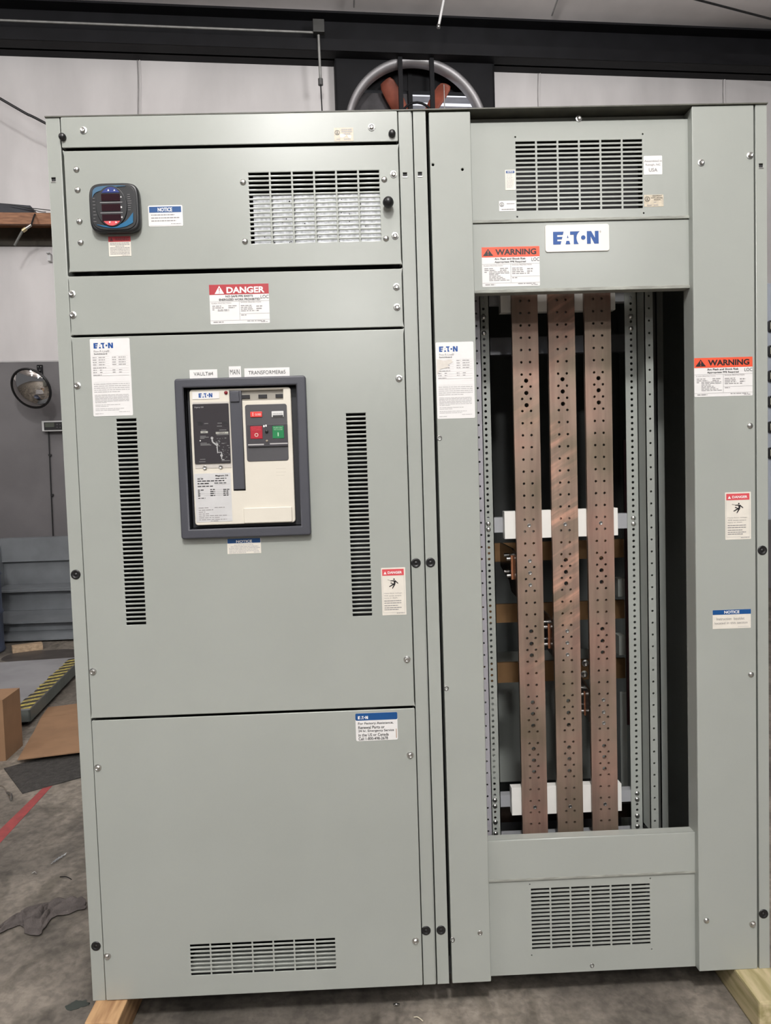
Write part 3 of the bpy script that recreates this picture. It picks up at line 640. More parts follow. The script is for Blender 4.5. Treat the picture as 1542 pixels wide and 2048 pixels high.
for i, (t0_, t1_, za, zb) in enumerate(((0, .28, .012, .03), (.283, .52, .03, .022), (.52, 1, .022, .03))):
    A_, B_, C_, D_ = lerp(q[0], q[3], t0_), lerp(q[1], q[2], t0_), lerp(q[1], q[2], t1_), lerp(q[0], q[3], t1_)
    me = bpy.data.meshes.new('panel'); me.from_pydata([(A_.x, A_.y, za), (B_.x, B_.y, za), (C_.x, C_.y, zb), (D_.x, D_.y, zb), (A_.x, A_.y, za - .005), (B_.x, B_.y, za - .005), (C_.x, C_.y, zb - .005), (D_.x, D_.y, zb - .005)], [], [(3, 2, 1, 0), (4, 5, 6, 7), (0, 1, 5, 4), (1, 2, 6, 5), (2, 3, 7, 6), (3, 0, 4, 7)])
    link('panel', me, CARD, cdp)
MATT = mat('dark_ribbed_rubber', (.055, .052, .048), .7, noise=.5, nscale=40, bump=.8, bscale=90)
floor_poly('rubber_mat', ((8, 1538), (190, 1488), (195, 1547), (45, 1588)), MATT, .005, 'worn black rubber mat on the concrete in front of the cardboard', 'mat')
floor_poly('floor_stripe', ((110, 1566), (88, 1574), (-60, 1718), (-60, 1752)), mat('worn_red_floor_paint', (.34, .06, .06), .6, noise=.3, nscale=20, col2=(.24, .05, .05)), .0012, 'red line painted on the concrete floor at left', 'floor marking')
floor_poly('oil_stain', ((2, 1320), (30, 1306), (90, 1301), (150, 1299), (160, 1316), (60, 1325)), mat('dark_damp_stain', (.075, .065, .058), .5, noise=.3), .0012, 'dark damp patch on the concrete before the steps', 'stain')
floor_poly('green_spill', ((128, 2018), (140, 2008), (158, 2001), (176, 2003), (178, 2010), (160, 2016), (148, 2020)), mat('dark_green_spill', (.045, .055, .048), .5, noise=.3), .0012, 'dark greenish smear on the floor beside the left timber', 'stain')
# rag
RAG = mat('dirty_grey_rag', (.105, .09, .085), .85, noise=.35, nscale=18, bump=.5, bscale=120)
def rag():
    P = [((-12, 1866), (-12, 1876)), ((8, 1846), (14, 1862)), ((24, 1836), (36, 1853)), ((40, 1826), (50, 1856)), ((50, 1820), (49, 1871)), ((66, 1814), (62, 1873)), ((80, 1811), (80, 1874)), ((92, 1809), (90, 1858)), ((104, 1807), (103, 1838)), ((125, 1804), (122, 1833)), ((145, 1800), (145, 1828)), ((160, 1801), (165, 1822)), ((176, 1806), (176, 1815))]
    P2 = []
    for a, b in zip(P, P[1:]):
        for k in range(3):
            t = k / 3; P2.append((tuple(a[0][q] * (1 - t) + b[0][q] * t + random.uniform(-.8, .8) for q in (0, 1)), tuple(a[1][q] * (1 - t) + b[1][q] * t + random.uniform(-1.6, 1.6) for q in (0, 1))))
    bm = bmesh.new(); rows = []; n = 20
    for i, (a, b) in enumerate(P2):
        A_ = G(*a); B_ = G(*b); row = []; wd = min(1, (A_ - B_).length / .10)
        for j in range(n + 1):
            t = j / n; p = A_.lerp(B_, t); u = i / len(P2)
            ridge = max(0, 1 - abs(t - (.40 + .12 * math.sin(u * 7))) / .16) * .030 + max(0, 1 - abs(t - (.72 - .25 * u)) / .10) * .018 + .006 * math.sin(i * 1.1 + t * 17)
            z = .004 + max(0, ridge) * wd * math.sin(math.pi * max(.03, min(.97, t))) ** .4
            row.append(bm.verts.new((p.x + .003 * math.sin(i * 3 + j), p.y + .003 * math.sin(j * 2.3 + i), z)))
        rows.append(row)
    for a, b in zip(rows, rows[1:]):
        for j in range(n): bm.faces.new((a[j], a[j + 1], b[j + 1], b[j]))
    bmesh.ops.recalc_face_normals(bm, faces=bm.faces)
    me = bpy.data.meshes.new('rag'); bm.to_mesh(me); bm.free(); o = link('rag', me, RAG, smooth=True)
    s = o.modifiers.new('s', 'SOLIDIFY'); s.thickness = .003; u = o.modifiers.new('u', 'SUBSURF'); u.levels = 1; u.render_levels = 1
    return o
top(rag(), 'crumpled dirty grey rag on the concrete floor', 'rag')
def bits(name, pts, r, m, label, cat):
    P_ = [G(*p) for p in pts]; return top(tube(name, arc([(p.x, p.y, r + .001 + .004 * (i % 2)) for i, p in enumerate(P_)]), r, m), label, cat)
def foil():
    bm = bmesh.new(); rows = []
    for i in range(9):
        p = G(106 + 23 * i / 8, 1729 - 16 * i / 8 + 1.5 * math.sin(i * 2)); wv = .010 * (1 - .5 * abs(i / 8 - .4))
        rows.append([bm.verts.new((p.x - wv * .5 * (j - 1.5) + random.uniform(-.002, .002), p.y - wv * (j - 1.5), .004 + .007 * abs(math.sin(i * 1.7 + j * 1.3)))) for j in range(4)])
    for a, b in zip(rows, rows[1:]):
        for j in range(3): bm.faces.new((a[j], a[j + 1], b[j + 1], b[j]))
    bmesh.ops.solidify(bm, geom=bm.faces[:], thickness=.0006)
    me = bpy.data.meshes.new('foil_scrap'); bm.to_mesh(me); bm.free(); return link('foil_scrap', me, mat('crumpled_foil', (.72, .74, .76), .3, .35, noise=.2, nscale=200))
top(foil(), 'crumpled shiny strip of metal on the floor above the rag', 'scrap')
bits('wire_scrap', ((120, 1755), (133, 1757), (143, 1760)), .0015, BLACKM, 'short dark wire end on the floor between foil strip and rag', 'scrap')
bits('cable_tie', ((0, 1572), (8, 1578), (15, 1590), (20, 1600)), .0022, ZINC, 'thin curled pale strip on the floor at the left edge', 'scrap')
bits('bent_bracket', ((15, 1588), (22, 1594), (22, 1602)), .006, ZINC_DARK, 'small shiny bent metal piece at the left edge near the mat', 'scrap')
bits('metal_shaving', ((64, 1748), (70, 1747), (73, 1749)), .0016, ZINC, 'tiny bright metal shaving on the floor left of the dark wire', 'scrap')
bits('wire_offcut', ((828, 2036), (836, 2039), (846, 2044)), .0015, mat('pale_offcut', (.6, .55, .42), .5, noise=.1), 'thin pale wire offcut on the floor under the cabinet front', 'scrap')
bits('foil_crumb', ((788, 2012), (793, 2014), (798, 2012)), .003, ZINC, 'small bright crumb of foil on the floor below the cabinets', 'scrap')

# timbers under the cabinets
PINE = mat('rough_sawn_pine', (.50, .31, .155), .7, noise=.4, nscale=7, stretch=(9, 1, 9), col2=(.28, .15, .07)); PINEG = mat('green_treated_pine', (.50, .42, .25), .7, noise=.4, nscale=6, stretch=(9, 1.2, 9), col2=(.30, .26, .12))
tb = boxes('timber_block', [(.007, -.083, 0, .092, 1.15, FL)], PINE, bev=.004); top(tb, 'brown sawn timber bearer under the left corner of the breaker cabinet', 'timber', 'timber bearers under the cabinets')
tb = boxes('timber_block', [(1.728, -.128, 0, 1.828, 1.15, FL)], PINEG, bev=.006); top(tb, 'pale greenish treated timber bearer under the right corner of the busbar cabinet', 'timber', 'timber bearers under the cabinets')

# grey panel of push buttons behind at the right edge
RY = 1.55
ra = U(1534, 575, RY); rb = U(1534, 1040, RY)
cp = thing('control_panel', 'blue-grey control enclosure glimpsed past the right edge of the cabinets', 'enclosure', (ra.x + .3, RY, 0))
BG = mat('blue_grey_enclosure_paint', (.30, .33, .38), .4, noise=.05)
boxes('enclosure', [(ra.x - .03, RY, rb.z, ra.x + .7, RY + .4, ra.z + .02)], BG, cp, bev=.006)
boxes('leg', [(ra.x + .12, RY + .1, 0, ra.x + .16, RY + .14, rb.z)], BLACKM, cp); boxes('leg', [(ra.x + .55, RY + .1, 0, ra.x + .59, RY + .14, rb.z)], BLACKM, cp)
for py in (652, 702, 752, 803, 854, 906):
    q = U(1537, py, RY - .01)
    e = plate('button_frame', rrect(q.x, q.z - .026, q.x + .05, q.z + .026, .008), BLACKP, cp, RY - .012, .012, bev=.002)
    plate('button', rrect(q.x + .008, q.z - .017, q.x + .042, q.z + .017, .004), mat('cream_button', (.65, .62, .52), .4, noise=.1), e, RY - .016, .006, bev=.001)

# ================================================================== LEFT: BREAKER CABINET
ZT = FL + 2.286; DEP = 1.15
XL, XM, XR = 0.0, .9118, 1.8236
lc = thing('breaker_cabinet', 'tall grey-green switchboard cabinet on the left holding the main circuit breaker, all doors closed', 'electrical cabinet', (.456, 0, FL))
rcab = thing('busbar_cabinet', 'tall grey-green switchboard cabinet on the right, open in the middle to show copper busbars', 'electrical cabinet', (1.367, 0, FL))
X1 = U(120, 235).x; X2 = U(795, 231).x; X3 = U(821, 228).x
def post(parent, x0, x1, hole_px=None, dark_in=True):
    hs = []
    if hole_px:
        p = U(*hole_px); hs = [rc(p.x - .0052, p.z - .0052, p.x + .0052, p.z + .0052)]
    o = plate('corner_post', rc(x0, FL, x1, ZT), PAINT, parent, 0.0, .003, holes=hs, bev=.001)
    boxes('post_return', [(x0, .003, FL, x0 + .003, .05, ZT), (x1 - .003, .003, FL, x1, .05, ZT)], PAINT, o)
    if hole_px:
        boxes('cage_nut', [(p.x - .0065, .004, p.z - .0065, p.x + .0065, .014, p.z + .0045)], DARK, o)
        boxes('nut_clip', [(p.x - .0062, -.0012, p.z - .0078, p.x + .0062, .0, p.z - .0050)], ZINC, o, bev=.0004)
    return o
post(lc, XL, X1 - .0018, (107, 359)); post(lc, X2 + .0018, X3 + .001, (810, 349))
boxes('side_panel', [(XL, .003, FL, XL + .002, DEP, ZT)], PAINT, lc); boxes('side_panel', [(XM - .002, .003, FL, XM, DEP, ZT)], PAINT, lc)
boxes('back_panel', [(XL, DEP, FL, XM, DEP + .002, ZT)], PAINT, lc)
boxes('top_panel', [(XL - .001, -.003, ZT, XM, DEP, ZT + .003)], mat('olive_brown_top_edge', (.10, .10, .08), .5, noise=.3, nscale=30), lc)
boxes('base_channel', [(XL, .03, FL, XM - .002, .034, FL + .05), (XL, .03, FL, XM, DEP, FL + .003)], DARK, lc)
boxes('inner_liner', [(XL + .004, .36, FL + .01, XM - .004, .362, ZT - .01)], DARK, lc)

def slots(x0, z0, x1, z1, nc, nr, gx=.0045, fill=.55):
    out = []; cw = (x1 - x0 + gx) / nc; rh = (z1 - z0) / (nr - 1 + fill)
    for c in range(nc):
        for r in range(nr):
            a = x0 + c * cw; b = z0 + r * rh; out.append(rc(a, b, a + cw - gx, b + rh * fill))
    return out
PX0, PX1 = X1 + .0005, X2 - .0005
YD = -.004
def door(name, z0, z1, parent, holes=(), x0=PX0, x1=PX1, yf=YD, t=.004, ret=True, bev=.0018):
    o = plate(name, rrect(x0, z0, x1, z1, .0035, 4), PAINT, parent, yf, t, holes=holes, bev=bev)
    if ret: boxes('folded_edge', [(x0 + .002, 0, z0 + .001, x0 + .004, .02, z1 - .001), (x1 - .004, 0, z0 + .001, x1 - .002, .02, z1 - .001)], PAINT, o)
    return o
zc = lambda px, py, Y=0: U(px, py, Y).z
z_a = (zc(150, 294) + zc(780, 287)) / 2
z_b = (zc(150, 301) + zc(780, 292.5)) / 2
z_c = (zc(150, 542.5) + zc(780, 532)) / 2
z_d = (zc(150, 551) + zc(780, 541)) / 2
z_e = (zc(160, 668.5) + zc(790, 656.5)) / 2
z_f = (zc(160, 673) + zc(790, 661)) / 2
z_g = (zc(200, 1435.5) + zc(810, 1411)) / 2
z_h = (zc(200, 1440.5) + zc(810, 1415.5)) / 2
top_strip = door('top_cover', z_a, ZT - .001, lc, x0=PX0 + .0015)
va = rect_px((497, 345), (762, 480)); va = (va[0], zc(640, 485), va[2], zc(630, 344))
meter_panel = door('meter_door', z_b, z_c, lc, x0=PX0 + .0045, holes=slots(*va, 6, 16, .0052, .56))
label_panel = door('blank_cover', z_d, z_e, lc)
sl = rect_px((233.5, 838), (292, 1248)); sl = (zc and U(233.5, 838).x, U(270, 1249).z, U(273, 837).x, U(255, 837.5).z)
sr = (U(692, 827).x, U(722, 1231.5).z, U(731, 826).x, U(712, 826.5).z)
cut = rect_px((372, 782), (598, 1048))
breaker_door = door('breaker_door', z_f, z_g, lc, holes=slots(*sl, 1, 47, 0, .60) + slots(*sr, 1, 47, 0, .60) + [rc(cut[0] - .006, cut[1] - .008, cut[2] + .006, cut[3] + .008)])
vb = (U(380.5, 1889).x, U(540, 1942).z, U(670, 1876).x, U(530, 1881).z)
bottom_panel = door('lower_cover', FL + .002, z_h, lc, holes=slots(*vb, 7, 8, .0045, .56))
# galvanised screen behind the meter-door vent
sx0, sz0, sx1, sz1 = va[0] + .006, va[1] - .01, va[2] + .01, zc(630, 384) 
scr_h = []
for i in range(70):
    x = random.uniform(sx0 + .01, sx1 - .01); z = random.uniform(sz0 + .01, sz1 - .01); scr_h.append(circ(x, z, random.uniform(.0012, .0022), 8))
plate('galvanised_baffle', rc(sx0, sz0, sx1, sz1), GALV, meter_panel, .022, .0015, holes=scr_h[:40])
boxes('drip_tray', [(vb[0] - .01, .03, vb[1] - .012, vb[2] + .02, .10, vb[1] + .004)], PAINT, bottom_panel)

# fasteners
for p, par in (((167, 261), top_strip), ((743, 255), top_strip), ((787, 349), meter_panel), ((790, 472), meter_panel), ((793, 574), label_panel), ((794, 614.5), label_panel), ((144, 588), label_panel), ((146, 630), label_panel), ((798, 757), breaker_door), ((155, 771), breaker_door), ((186, 1343), breaker_door), ((814, 1318.5), breaker_door), ((196, 1535), bottom_panel), ((820.5, 1510), bottom_panel), ((831, 1881.5), bottom_panel), ((215, 1912), bottom_panel)):
    fast('hex', 'hex_screw', par, *p, YD)
for p in ((153, 339), (155.5, 380), (159, 443), (161.5, 485), (486, 364.5), (490, 483), (768.5, 359), (772, 477)):
    fast('dome', 'round_head_screw', meter_panel, *p, YD)
fast('bump', 'bumper', top_strip, 126, 275, YD); fast('bump', 'bumper', top_strip, 784, 268, YD)
fast('knob', 'door_knob', meter_panel, 776, 410, YD)
posts_l = [o for o in lc.children if o.name.startswith('corner_post')]
for p, i in (((151.5, 1149), 0), ((192, 1892), 0), ((832, 1126), 1), ((852, 1861), 1)): fast('plug', 'black_plug', posts_l[i], *p, 0)
for p in ((368, 1965),): fast('ring', 'small_hole', bottom_panel, *p, YD, .18)

# ---- stickers of the left cabinet (each lettering layer is ink on its sticker)
def ulmark(s, u, v, ru, rv, m, name='certification_mark'):
    s.txt('UL', u - ru * .5, v - rv * .5, u + ru * .5, v + rv * .5, m, .02, name=name)
    o = s.poly([[(u + ru * math.cos(a), v + rv * math.sin(a)) for a in [2 * math.pi * k / 24 for k in range(24)] + [2 * math.pi - .001]]], m, 'mark_ring', 1) if False else None
    x0, z0, x1, z1 = s.R(u - ru, v - rv, u + ru, v + rv); cx, cz, r = (x0 + x1) / 2, (z0 + z1) / 2, min(x1 - x0, z1 - z0) / 2
    plate('mark_ring', circ(cx, cz, r, 24), m, s.o, s.Y - .0004, .0004, holes=[circ(cx, cz, r * .84, 24)])

def small_ul(parent, tl, br, Y, m, nm, lab=None, worn=False):
    s = Sticker(parent, nm, tl, br, Y, m, .001, label=lab); ulmark(s, .16, .36, .13, .26, INK); return s
s = small_ul(top_strip, (668, 256), (707, 282), YD, BEIGE, 'certification_sticker', 'small worn beige certification sticker')
s.fine([(.10, .09, .38, .92), (.25, .09, .38, .95), (.42, .09, .45, .85), (.82, .07, .12, .30), (.82, .07, .5, .85)], INKG)
s.poly([[(.30, .5), (.5, .45), (.62, .6), (.45, .75), (.3, .7)], [(.7, .55), (.9, .6), (.86, .8), (.72, .72)]], WHITE, 'worn_patches', 1)

s = Sticker(meter_panel, 'notice_sticker', (296, 411.5), (366.5, 452), YD, WHITE, .003, label='white notice sticker with a blue header')
s.band(.03, .06, .96, .34, BLUE); s.txt('NOTICE', .28, .11, .70, .30, WINK, .03)
s.fine([(.43, .05, .08, .76), (.57, .05, .08, .90), (.71, .05, .08, .80), (.87, .03, .65, .95)], INKG); s.rules([(.03, .955, .96, .965)], INKL)
s = Sticker(meter_panel, 'warning_sticker', (216.5, 473.5), (263, 512), YD, WHITEB, .001, label='small cream warning sticker with a red header')
s.band(0, 0, 1, .27, REDB); s.txt('WARNING', .30, .07, .92, .22, mat('dark_red_ink', (.12, .01, .015), .4, noise=.05), .02)
s.poly([[(.06, .24), (.22, .24), (.14, .05)]], mat('dark_red_ink', (.12, .01, .015), .4), 'alert_triangle')
s.fine([(.32 + k * .078, .035, .06 if k not in (2,) else .3, .94 if k not in (2,) else .7) for k in range(8)] + [(.95, .02, .6, .94)], INKG, wl=(.04, .14))

def arc_label(parent, tl, br, Y, head, hm, tm, lines, lab, red=True, rect=None):
    s = Sticker(parent, 'arc_flash_sticker', tl, br, Y, WHITE, .0025, label=lab, rect=rect)
    s.band(0, 0, 1, .255, hm)
    if red:
        s.poly([[(.09, .235), (.25, .235), (.17, .03)]], WINK, 'alert_triangle', 2)
        s.poly([[(.162, .08), (.178, .08), (.174, .175), (.166, .175)], [(.164, .195), (.176, .195), (.176, .215), (.164, .215)]], hm, 'exclamation_mark', 3)
        s.txt(head, .29, .065, .93, .225, tm, .035)
    else:
        s.poly([[(.02, .22), (.20, .22), (.11, .04)]], tm, 'alert_triangle', 2)
        s.poly([[(.102, .085), (.118, .085), (.114, .16), (.106, .16)], [(.104, .18), (.116, .18), (.116, .20), (.104, .20)]], hm, 'exclamation_mark', 3)
        s.txt(head, .235, .055, .945, .205, tm, .035)
    s.txt(lines[0], lines[2][0], .275, lines[2][1], .325, INK, .02); s.txt(lines[1], lines[3][0], .355, lines[3][1], .41, INK, .02)
    s.txt('LOC', .86, .285, .995, .37, INK, .0)
    s.rules([(0, .428, 1, .434), (.495, .43, .500, .90), (.5, .745, 1, .751), (0, .905, 1, .911)], INKG)
    s.txt('FLASH PROTECTION', .03, .455, .36, .485, INKG); s.txt('SHOCK PROTECTION', .52, .44, .86, .475, INKG)
    rows = [(.53, .022, .04, .19), (.575, .022, .04, .23), (.53, .022, .31, .45), (.575, .022, .31, .42), (.62, .022, .04, .08),
            (.53, .022, .52, .70), (.575, .022, .52, .71), (.62, .022, .52, .72), (.665, .022, .52, .76), (.55, .028, .78, .88), (.61, .028, .78, .87), (.66, .028, .78, .82), (.77, .022, .52, .61), (.935, .025, .05, .22), (.925, .020, .62, .92), (.955, .016, .85, .96)]
    if not red: rows += [(.615 + k * .036, .018, .12, e) for k, e in enumerate((.46, .47, .28, .33, .37, .41, .47))]
    else: rows += [(.625, .018, .13, .32), (.655, .018, .13, .32)]
    s.fine(rows, INKG); return s
arc_label(label_panel, (418, 570), (540, 646), YD, 'DANGER', REDB, WINK, ('NO SAFE PPE EXISTS', 'ENERGIZED WORK PROHIBITED', (.27, .73), (.16, .85)), 'white arc flash sticker with a crimson header')

def nameplate(parent, tl, br, Y, lab, torn=False, rect=None):
    s = Sticker(parent, 'rating_nameplate', tl, br, Y, WHITE, .003, label=lab, rect=rect)
    a = s.R(.09, .055, .58, .125); eaton(s.o, *a, s.Y - .0003, BLUEL)
    s.txt('Pow-R-Line\u00ae', .09, .147, .48, .175, INKG); s.txt('Switchboard', .09, .185, .42, .205, INK, .01)
    rl = []
    for k in range(5): rl += [(.045, .226 + k * .031, .47, .2275 + k * .031), (.53, .226 + k * .031, .95, .2275 + k * .031)]
    rl += [(.045, .382 + k * .031, .95, .3835 + k * .031) for k in range(4)] + [(.045, .478, .95, .4795), (.045, .56, .95, .5615)]
    s.rules(rl, INKL)
    s.fine([(.238 + k * .031, .009, .05, .15) for k in range(4)] + [(.238 + k * .031, .009, .20, .36) for k in range(4)] + [(.238 + k * .031, .009, .54, .64) for k in range(4)] + [(.238 + k * .031, .009, .70, .88) for k in range(4)]
           + [(.37, .009, .05, .38), (.40, .009, .05, .14), (.40, .009, .22, .28), (.43, .009, .05, .14), (.43, .009, .22, .28), (.40, .009, .54, .61), (.40, .009, .70, .78), (.43, .009, .54, .61), (.43, .009, .70, .78), (.463, .008, .05, .26)], INKG)
    s.fine([(.58 + k * .0255, .009, .05, .95 if k < 4 else .70) for k in range(5)] + [(.722 + k * .0165, .007, .06, .92 if k < 6 else .35) for k in range(7)] + [(.85, .007, .06, .70), (.87, .007, .06, .40), (.90, .007, .06, .78), (.92, .007, .06, .66), (.945, .006, .65, .92), (.965, .007, .05, .25)], INKL, wl=(.03, .16))
    if torn: s.poly([[(0.02, .22), (.22, .24), (.40, .225), (.44, .26), (.30, .30), (.35, .325), (.1, .35), (.03, .42), (.015, .40)]], mat('torn_paper_residue', (.70, .66, .60), .6, noise=.1, nscale=60), 'torn_patch', 3)
    return s
nameplate(breaker_door, None, None, YD, 'white rating plate sticker with a blue logo', rect=(U(181, 750).x + .004, zc(230, 832), U(263, 750).x + .0005, zc(220, 677.5)))

def tag_lbl(tl, br, t, x=(.15, .85), line=False):
    s = Sticker(breaker_door, 'name_tag', tl, br, YD, WHITE, .0004, label='white printed tape label'); s.txt(t, x[0], .28, x[1], .72, INK, -.005)
    if line: s.rules([(.42, .93, .95, .955)], INKG)
tag_lbl((379, 740), (435, 756), 'VAULT#4'); tag_lbl((457.5, 733), (482.5, 755), 'MAIN', (.1, .88)); tag_lbl((488.5, 737), (579.5, 753), 'TRANSFORMER#5', (.09, .91))
s = Sticker(breaker_door, 'notice_sticker', (454, 1078), (522.5, 1106), YD, WHITEB, .0006, label='cream notice sticker with a blue header')
s.band(.01, .0, .99, .30, BLUE); s.txt('NOTICE', .27, .10, .74, .27, WINK, .03)
s.fine([(.40, .045, .2, .78), (.50, .045, .1, .92), (.60, .045, .05, .97), (.70, .045, .05, .90), (.80, .045, .05, .93), (.90, .04, .05, .55), (.90, .04, .78, .97)], INKL, wl=(.03, .12))

def danger_small(parent, tl, br, Y):
    s = Sticker(parent, 'danger_sticker', tl, br, Y, WHITEB, .001, label='tall cream danger sticker with a pink-red header')
    s.band(.04, .03, .94, .165, PINKR); s.txt('DANGER', .27, .075, .86, .128, WINK, .03)
    s.poly([[(.10, .135), (.22, .135), (.16, .075)]], WINK, 'alert_triangle')
    def limb(a, b, w0, w1):
        a = Vector(a); b = Vector(b); asp = .55; d = Vector(((b - a).x, (b - a).y / asp)).normalized(); n = Vector((-d.y, d.x * asp))
        return [tuple(a + n * w0), tuple(b + n * w1), tuple(b - n * w1), tuple(a - n * w0)]
    cx = .5
    man = [[(.525 + .030 * math.cos(t), .243 + .0165 * math.sin(t)) for t in [k * math.pi / 8 for k in range(16)]],
           limb((.56, .275), (.69, .335), .022, .016), limb((.52, .275), (.37, .275), .020, .013), limb((.54, .27), (.55, .345), .040, .030),
           limb((.545, .335), (.32, .400), .030, .016), limb((.55, .345), (.445, .440), .028, .016), limb((.50, .345), (.38, .318), .010, .022)]
    s.poly(man, INK, 'falling_figure'); s.poly([limb((.36, .268), (.27, .250), .006, .004), limb((.30, .258), (.25, .253), .005, .003)], INK, 'lightning_arrow')
    s.txt('Hazardous voltage.', .09, .525, .86, .552, INKG); s.txt('Will cause severe', .09, .575, .80, .602, INKG); s.txt('injury or death.', .09, .622, .66, .655, INKG)
    s.fine([(.69, .018, .09, .80), (.735, .018, .09, .80), (.79, .018, .09, .66), (.835, .018, .09, .80), (.875, .018, .09, .68), (.955, .012, .6, .94)], INKG, wl=(.05, .16))
    s.rules([(.04, .17, .048, .945), (.932, .17, .94, .945), (.04, .943, .94, .947)], INKL)
    return s
danger_small(breaker_door, (762, 1136), (813, 1229), YD)
s = Sticker(bottom_panel, 'service_sticker', (710.5, 1427), (796, 1479), YD, WHITE, .004, label='white service sticker with a blue header and logo')
hb = s.R(0, 0, 1, .26); plate('header_band', rrect(*hb, .0035, 3), BLUE, s.o, s.Y - .0003, .0003)
eaton(s.o, *s.R(.06, .10, .30, .21), s.Y - .0007, WINK)
for k, (t, u) in enumerate((('For Factory Assistance,', .90), ('Renewal Parts or', .69), ('24 hr. Emergency Service', .91), ('in the US or Canada', .78), ('Call 1-800-498-2678', .76))):
    s.txt(t, .06, .325 + k * .135, u, .325 + k * .135 + .105, INK, .012)
s.poly([[(.955, .60), (.975, .60), (.975, .93), (.955, .93)]], mat('tan_ink', (.55, .38, .28), .5, noise=.2), 'print_code')

# ================================================================== POWER METER
pm_c = U(234, 421, YD)
pm = thing('power_meter', 'black panel meter with three dark displays and blue trim on the upper left door', 'meter', (pm_c.x, YD, pm_c.z))
mw, mh = .0620, .0625
def PMp(a, b): return (pm_c.x + a * mw, pm_c.z + b * mh)
def superell(w_, h_, n_, k=48): return [PMp(w_ * math.copysign(abs(math.cos(t)) ** (2 / n_), math.cos(t)), h_ * math.copysign(abs(math.sin(t)) ** (2 / n_), math.sin(t))) for t in [2 * math.pi * (i + .5) / k for i in range(k)]]
MB = mat('meter_black_plastic', (.018, .019, .021), .36, noise=.15)
plate('bezel', superell(1, .97, 5), MB, pm, YD - .022, .022, bev=.006, seg=3)
plate('face', superell(.90, .88, 4.2), MB, pm, YD - .024, .003, bev=.001)
yy = YD - .0256
def bowpoly(x0, x1, fz0, fz1, n=16):
    a = [PMp(x0 + (x1 - x0) * k / n, fz0(x0 + (x1 - x0) * k / n)) for k in range(n + 1)]; b = [PMp(x0 + (x1 - x0) * k / n, fz1(x0 + (x1 - x0) * k / n)) for k in range(n, -1, -1)]; return a + b
def blob(lo, hi):
    a = [PMp(p.x, p.y) for p in arc([(x, y, 0) for x, y in lo], 5)]; b = [PMp(p.x, p.y) for p in arc([(x, y, 0) for x, y in hi], 5)]; return a + b[::-1]
join_polys('blue_crescent', [blob([(-.84, .36), (-.70, .56), (-.42, .66), (0, .77), (.50, .80)], [(-.82, .50), (-.78, .68), (-.58, .80), (0, .84), (.50, .82)])], yy, mat('slate_blue_print', (.05, .13, .22), .35, noise=.1), pm)
join_polys('blue_crescent', [blob([(-.70, -.68), (-.35, -.78), (.05, -.82), (.45, -.76), (.74, -.62)], [(-.70, -.66), (-.35, -.72), (.05, -.71), (.45, -.56), (.76, -.22)])], yy, CYAN, pm)
plate('display_surround', [PMp(-.08 + .62 * math.cos(t), .02 + .80 * math.sin(t)) for t in [2 * math.pi * i / 40 for i in range(40)]], MB, pm, YD - .0275, .004, bev=.0015)
y3 = YD - .0279
plate('button_cap', [PMp(-.08 + .50 * math.cos(t), .02 + .74 * math.sin(t)) for t in [math.radians(45 + 90 * i / 14) for i in range(15)]], NAVY, pm, y3 - .001, .0015)
plate('button_cap', [PMp(-.08 + .50 * math.cos(t), .0 + .74 * math.sin(t)) for t in [math.radians(229 + 82 * i / 14) for i in range(15)]], PINKR, pm, y3 - .001, .0015)
for k, zq in enumerate((.36, -.03, -.43)):
    plate('display', rc(*PMp(-.46, zq - .135), *PMp(.28, zq + .135)), MAROON, pm, y3 - .0006, .0008)
for zq in (.165, -.235): quads('divider', [(*PMp(-.52, zq - .008), *PMp(.36, zq + .008))], y3 - .0004, mat('silver_line', (.5, .5, .5), .4, noise=.1), pm)
for zq, ch in ((.37, 'A'), (-.03, 'B'), (-.42, 'C')): text('phase_letter', ch, *PMp(.29, zq - .03), *PMp(.35, zq + .035), y3 - .0005, WINK, pm, .06)
join_polys('arrow_print', [[PMp(-.20, .60), PMp(-.12, .60), PMp(-.16, .68)], [PMp(.04, .60), PMp(.12, .60), PMp(.08, .66)]], y3 - .0022, WINK, pm)
join_polys('arrow_print', [[PMp(-.20, -.58), PMp(-.12, -.58), PMp(-.16, -.66)], [PMp(.06, -.66), PMp(.06, -.58), PMp(.14, -.62)]], y3 - .0022, WINK, pm)
bl = []
for k in range(8):
    bl.append((*PMp(.56, .47 - k * .085), *PMp(.56 + random.uniform(.10, .18), .482 - k * .085)))
    bl.append((*PMp(-.82 + .0 * k, .35 - k * .13), *PMp(-.82 + random.uniform(.06, .14), .362 - k * .13)))
quads('legend', bl, yy, INKG, pm)
text('brand_lettering', 'IQ', *PMp(-.60, .66), *PMp(-.50, .72), yy - .0003, INKL, pm) if False else None

# ================================================================== CIRCUIT BREAKER
bk_c = U(485, 915)
cbk = thing('circuit_breaker', 'draw-out circuit breaker with cream cover inside a charcoal frame, mid door of the left cabinet', 'circuit breaker', (bk_c.x, 0, bk_c.z))
def frame_quad(pts, Y): return [XZ(*p, Y) for p in pts]
YE = -.022
outer = frame_quad(((347, 758), (611, 750), (622, 1070), (363, 1079)), YE)
xo0 = (outer[0][0] + outer[3][0]) / 2; xo1 = (outer[1][0] + outer[2][0]) / 2; zo0 = (outer[2][1] + outer[3][1]) / 2; zo1 = (outer[0][1] + outer[1][1]) / 2
inner = frame_quad(((367, 775.5), (592, 769), (602, 1051), (379, 1060)), YE)
xi0 = (inner[0][0] + inner[3][0]) / 2; xi1 = (inner[1][0] + inner[2][0]) / 2; zi0 = (inner[2][1] + inner[3][1]) / 2; zi1 = (inner[0][1] + inner[1][1]) / 2
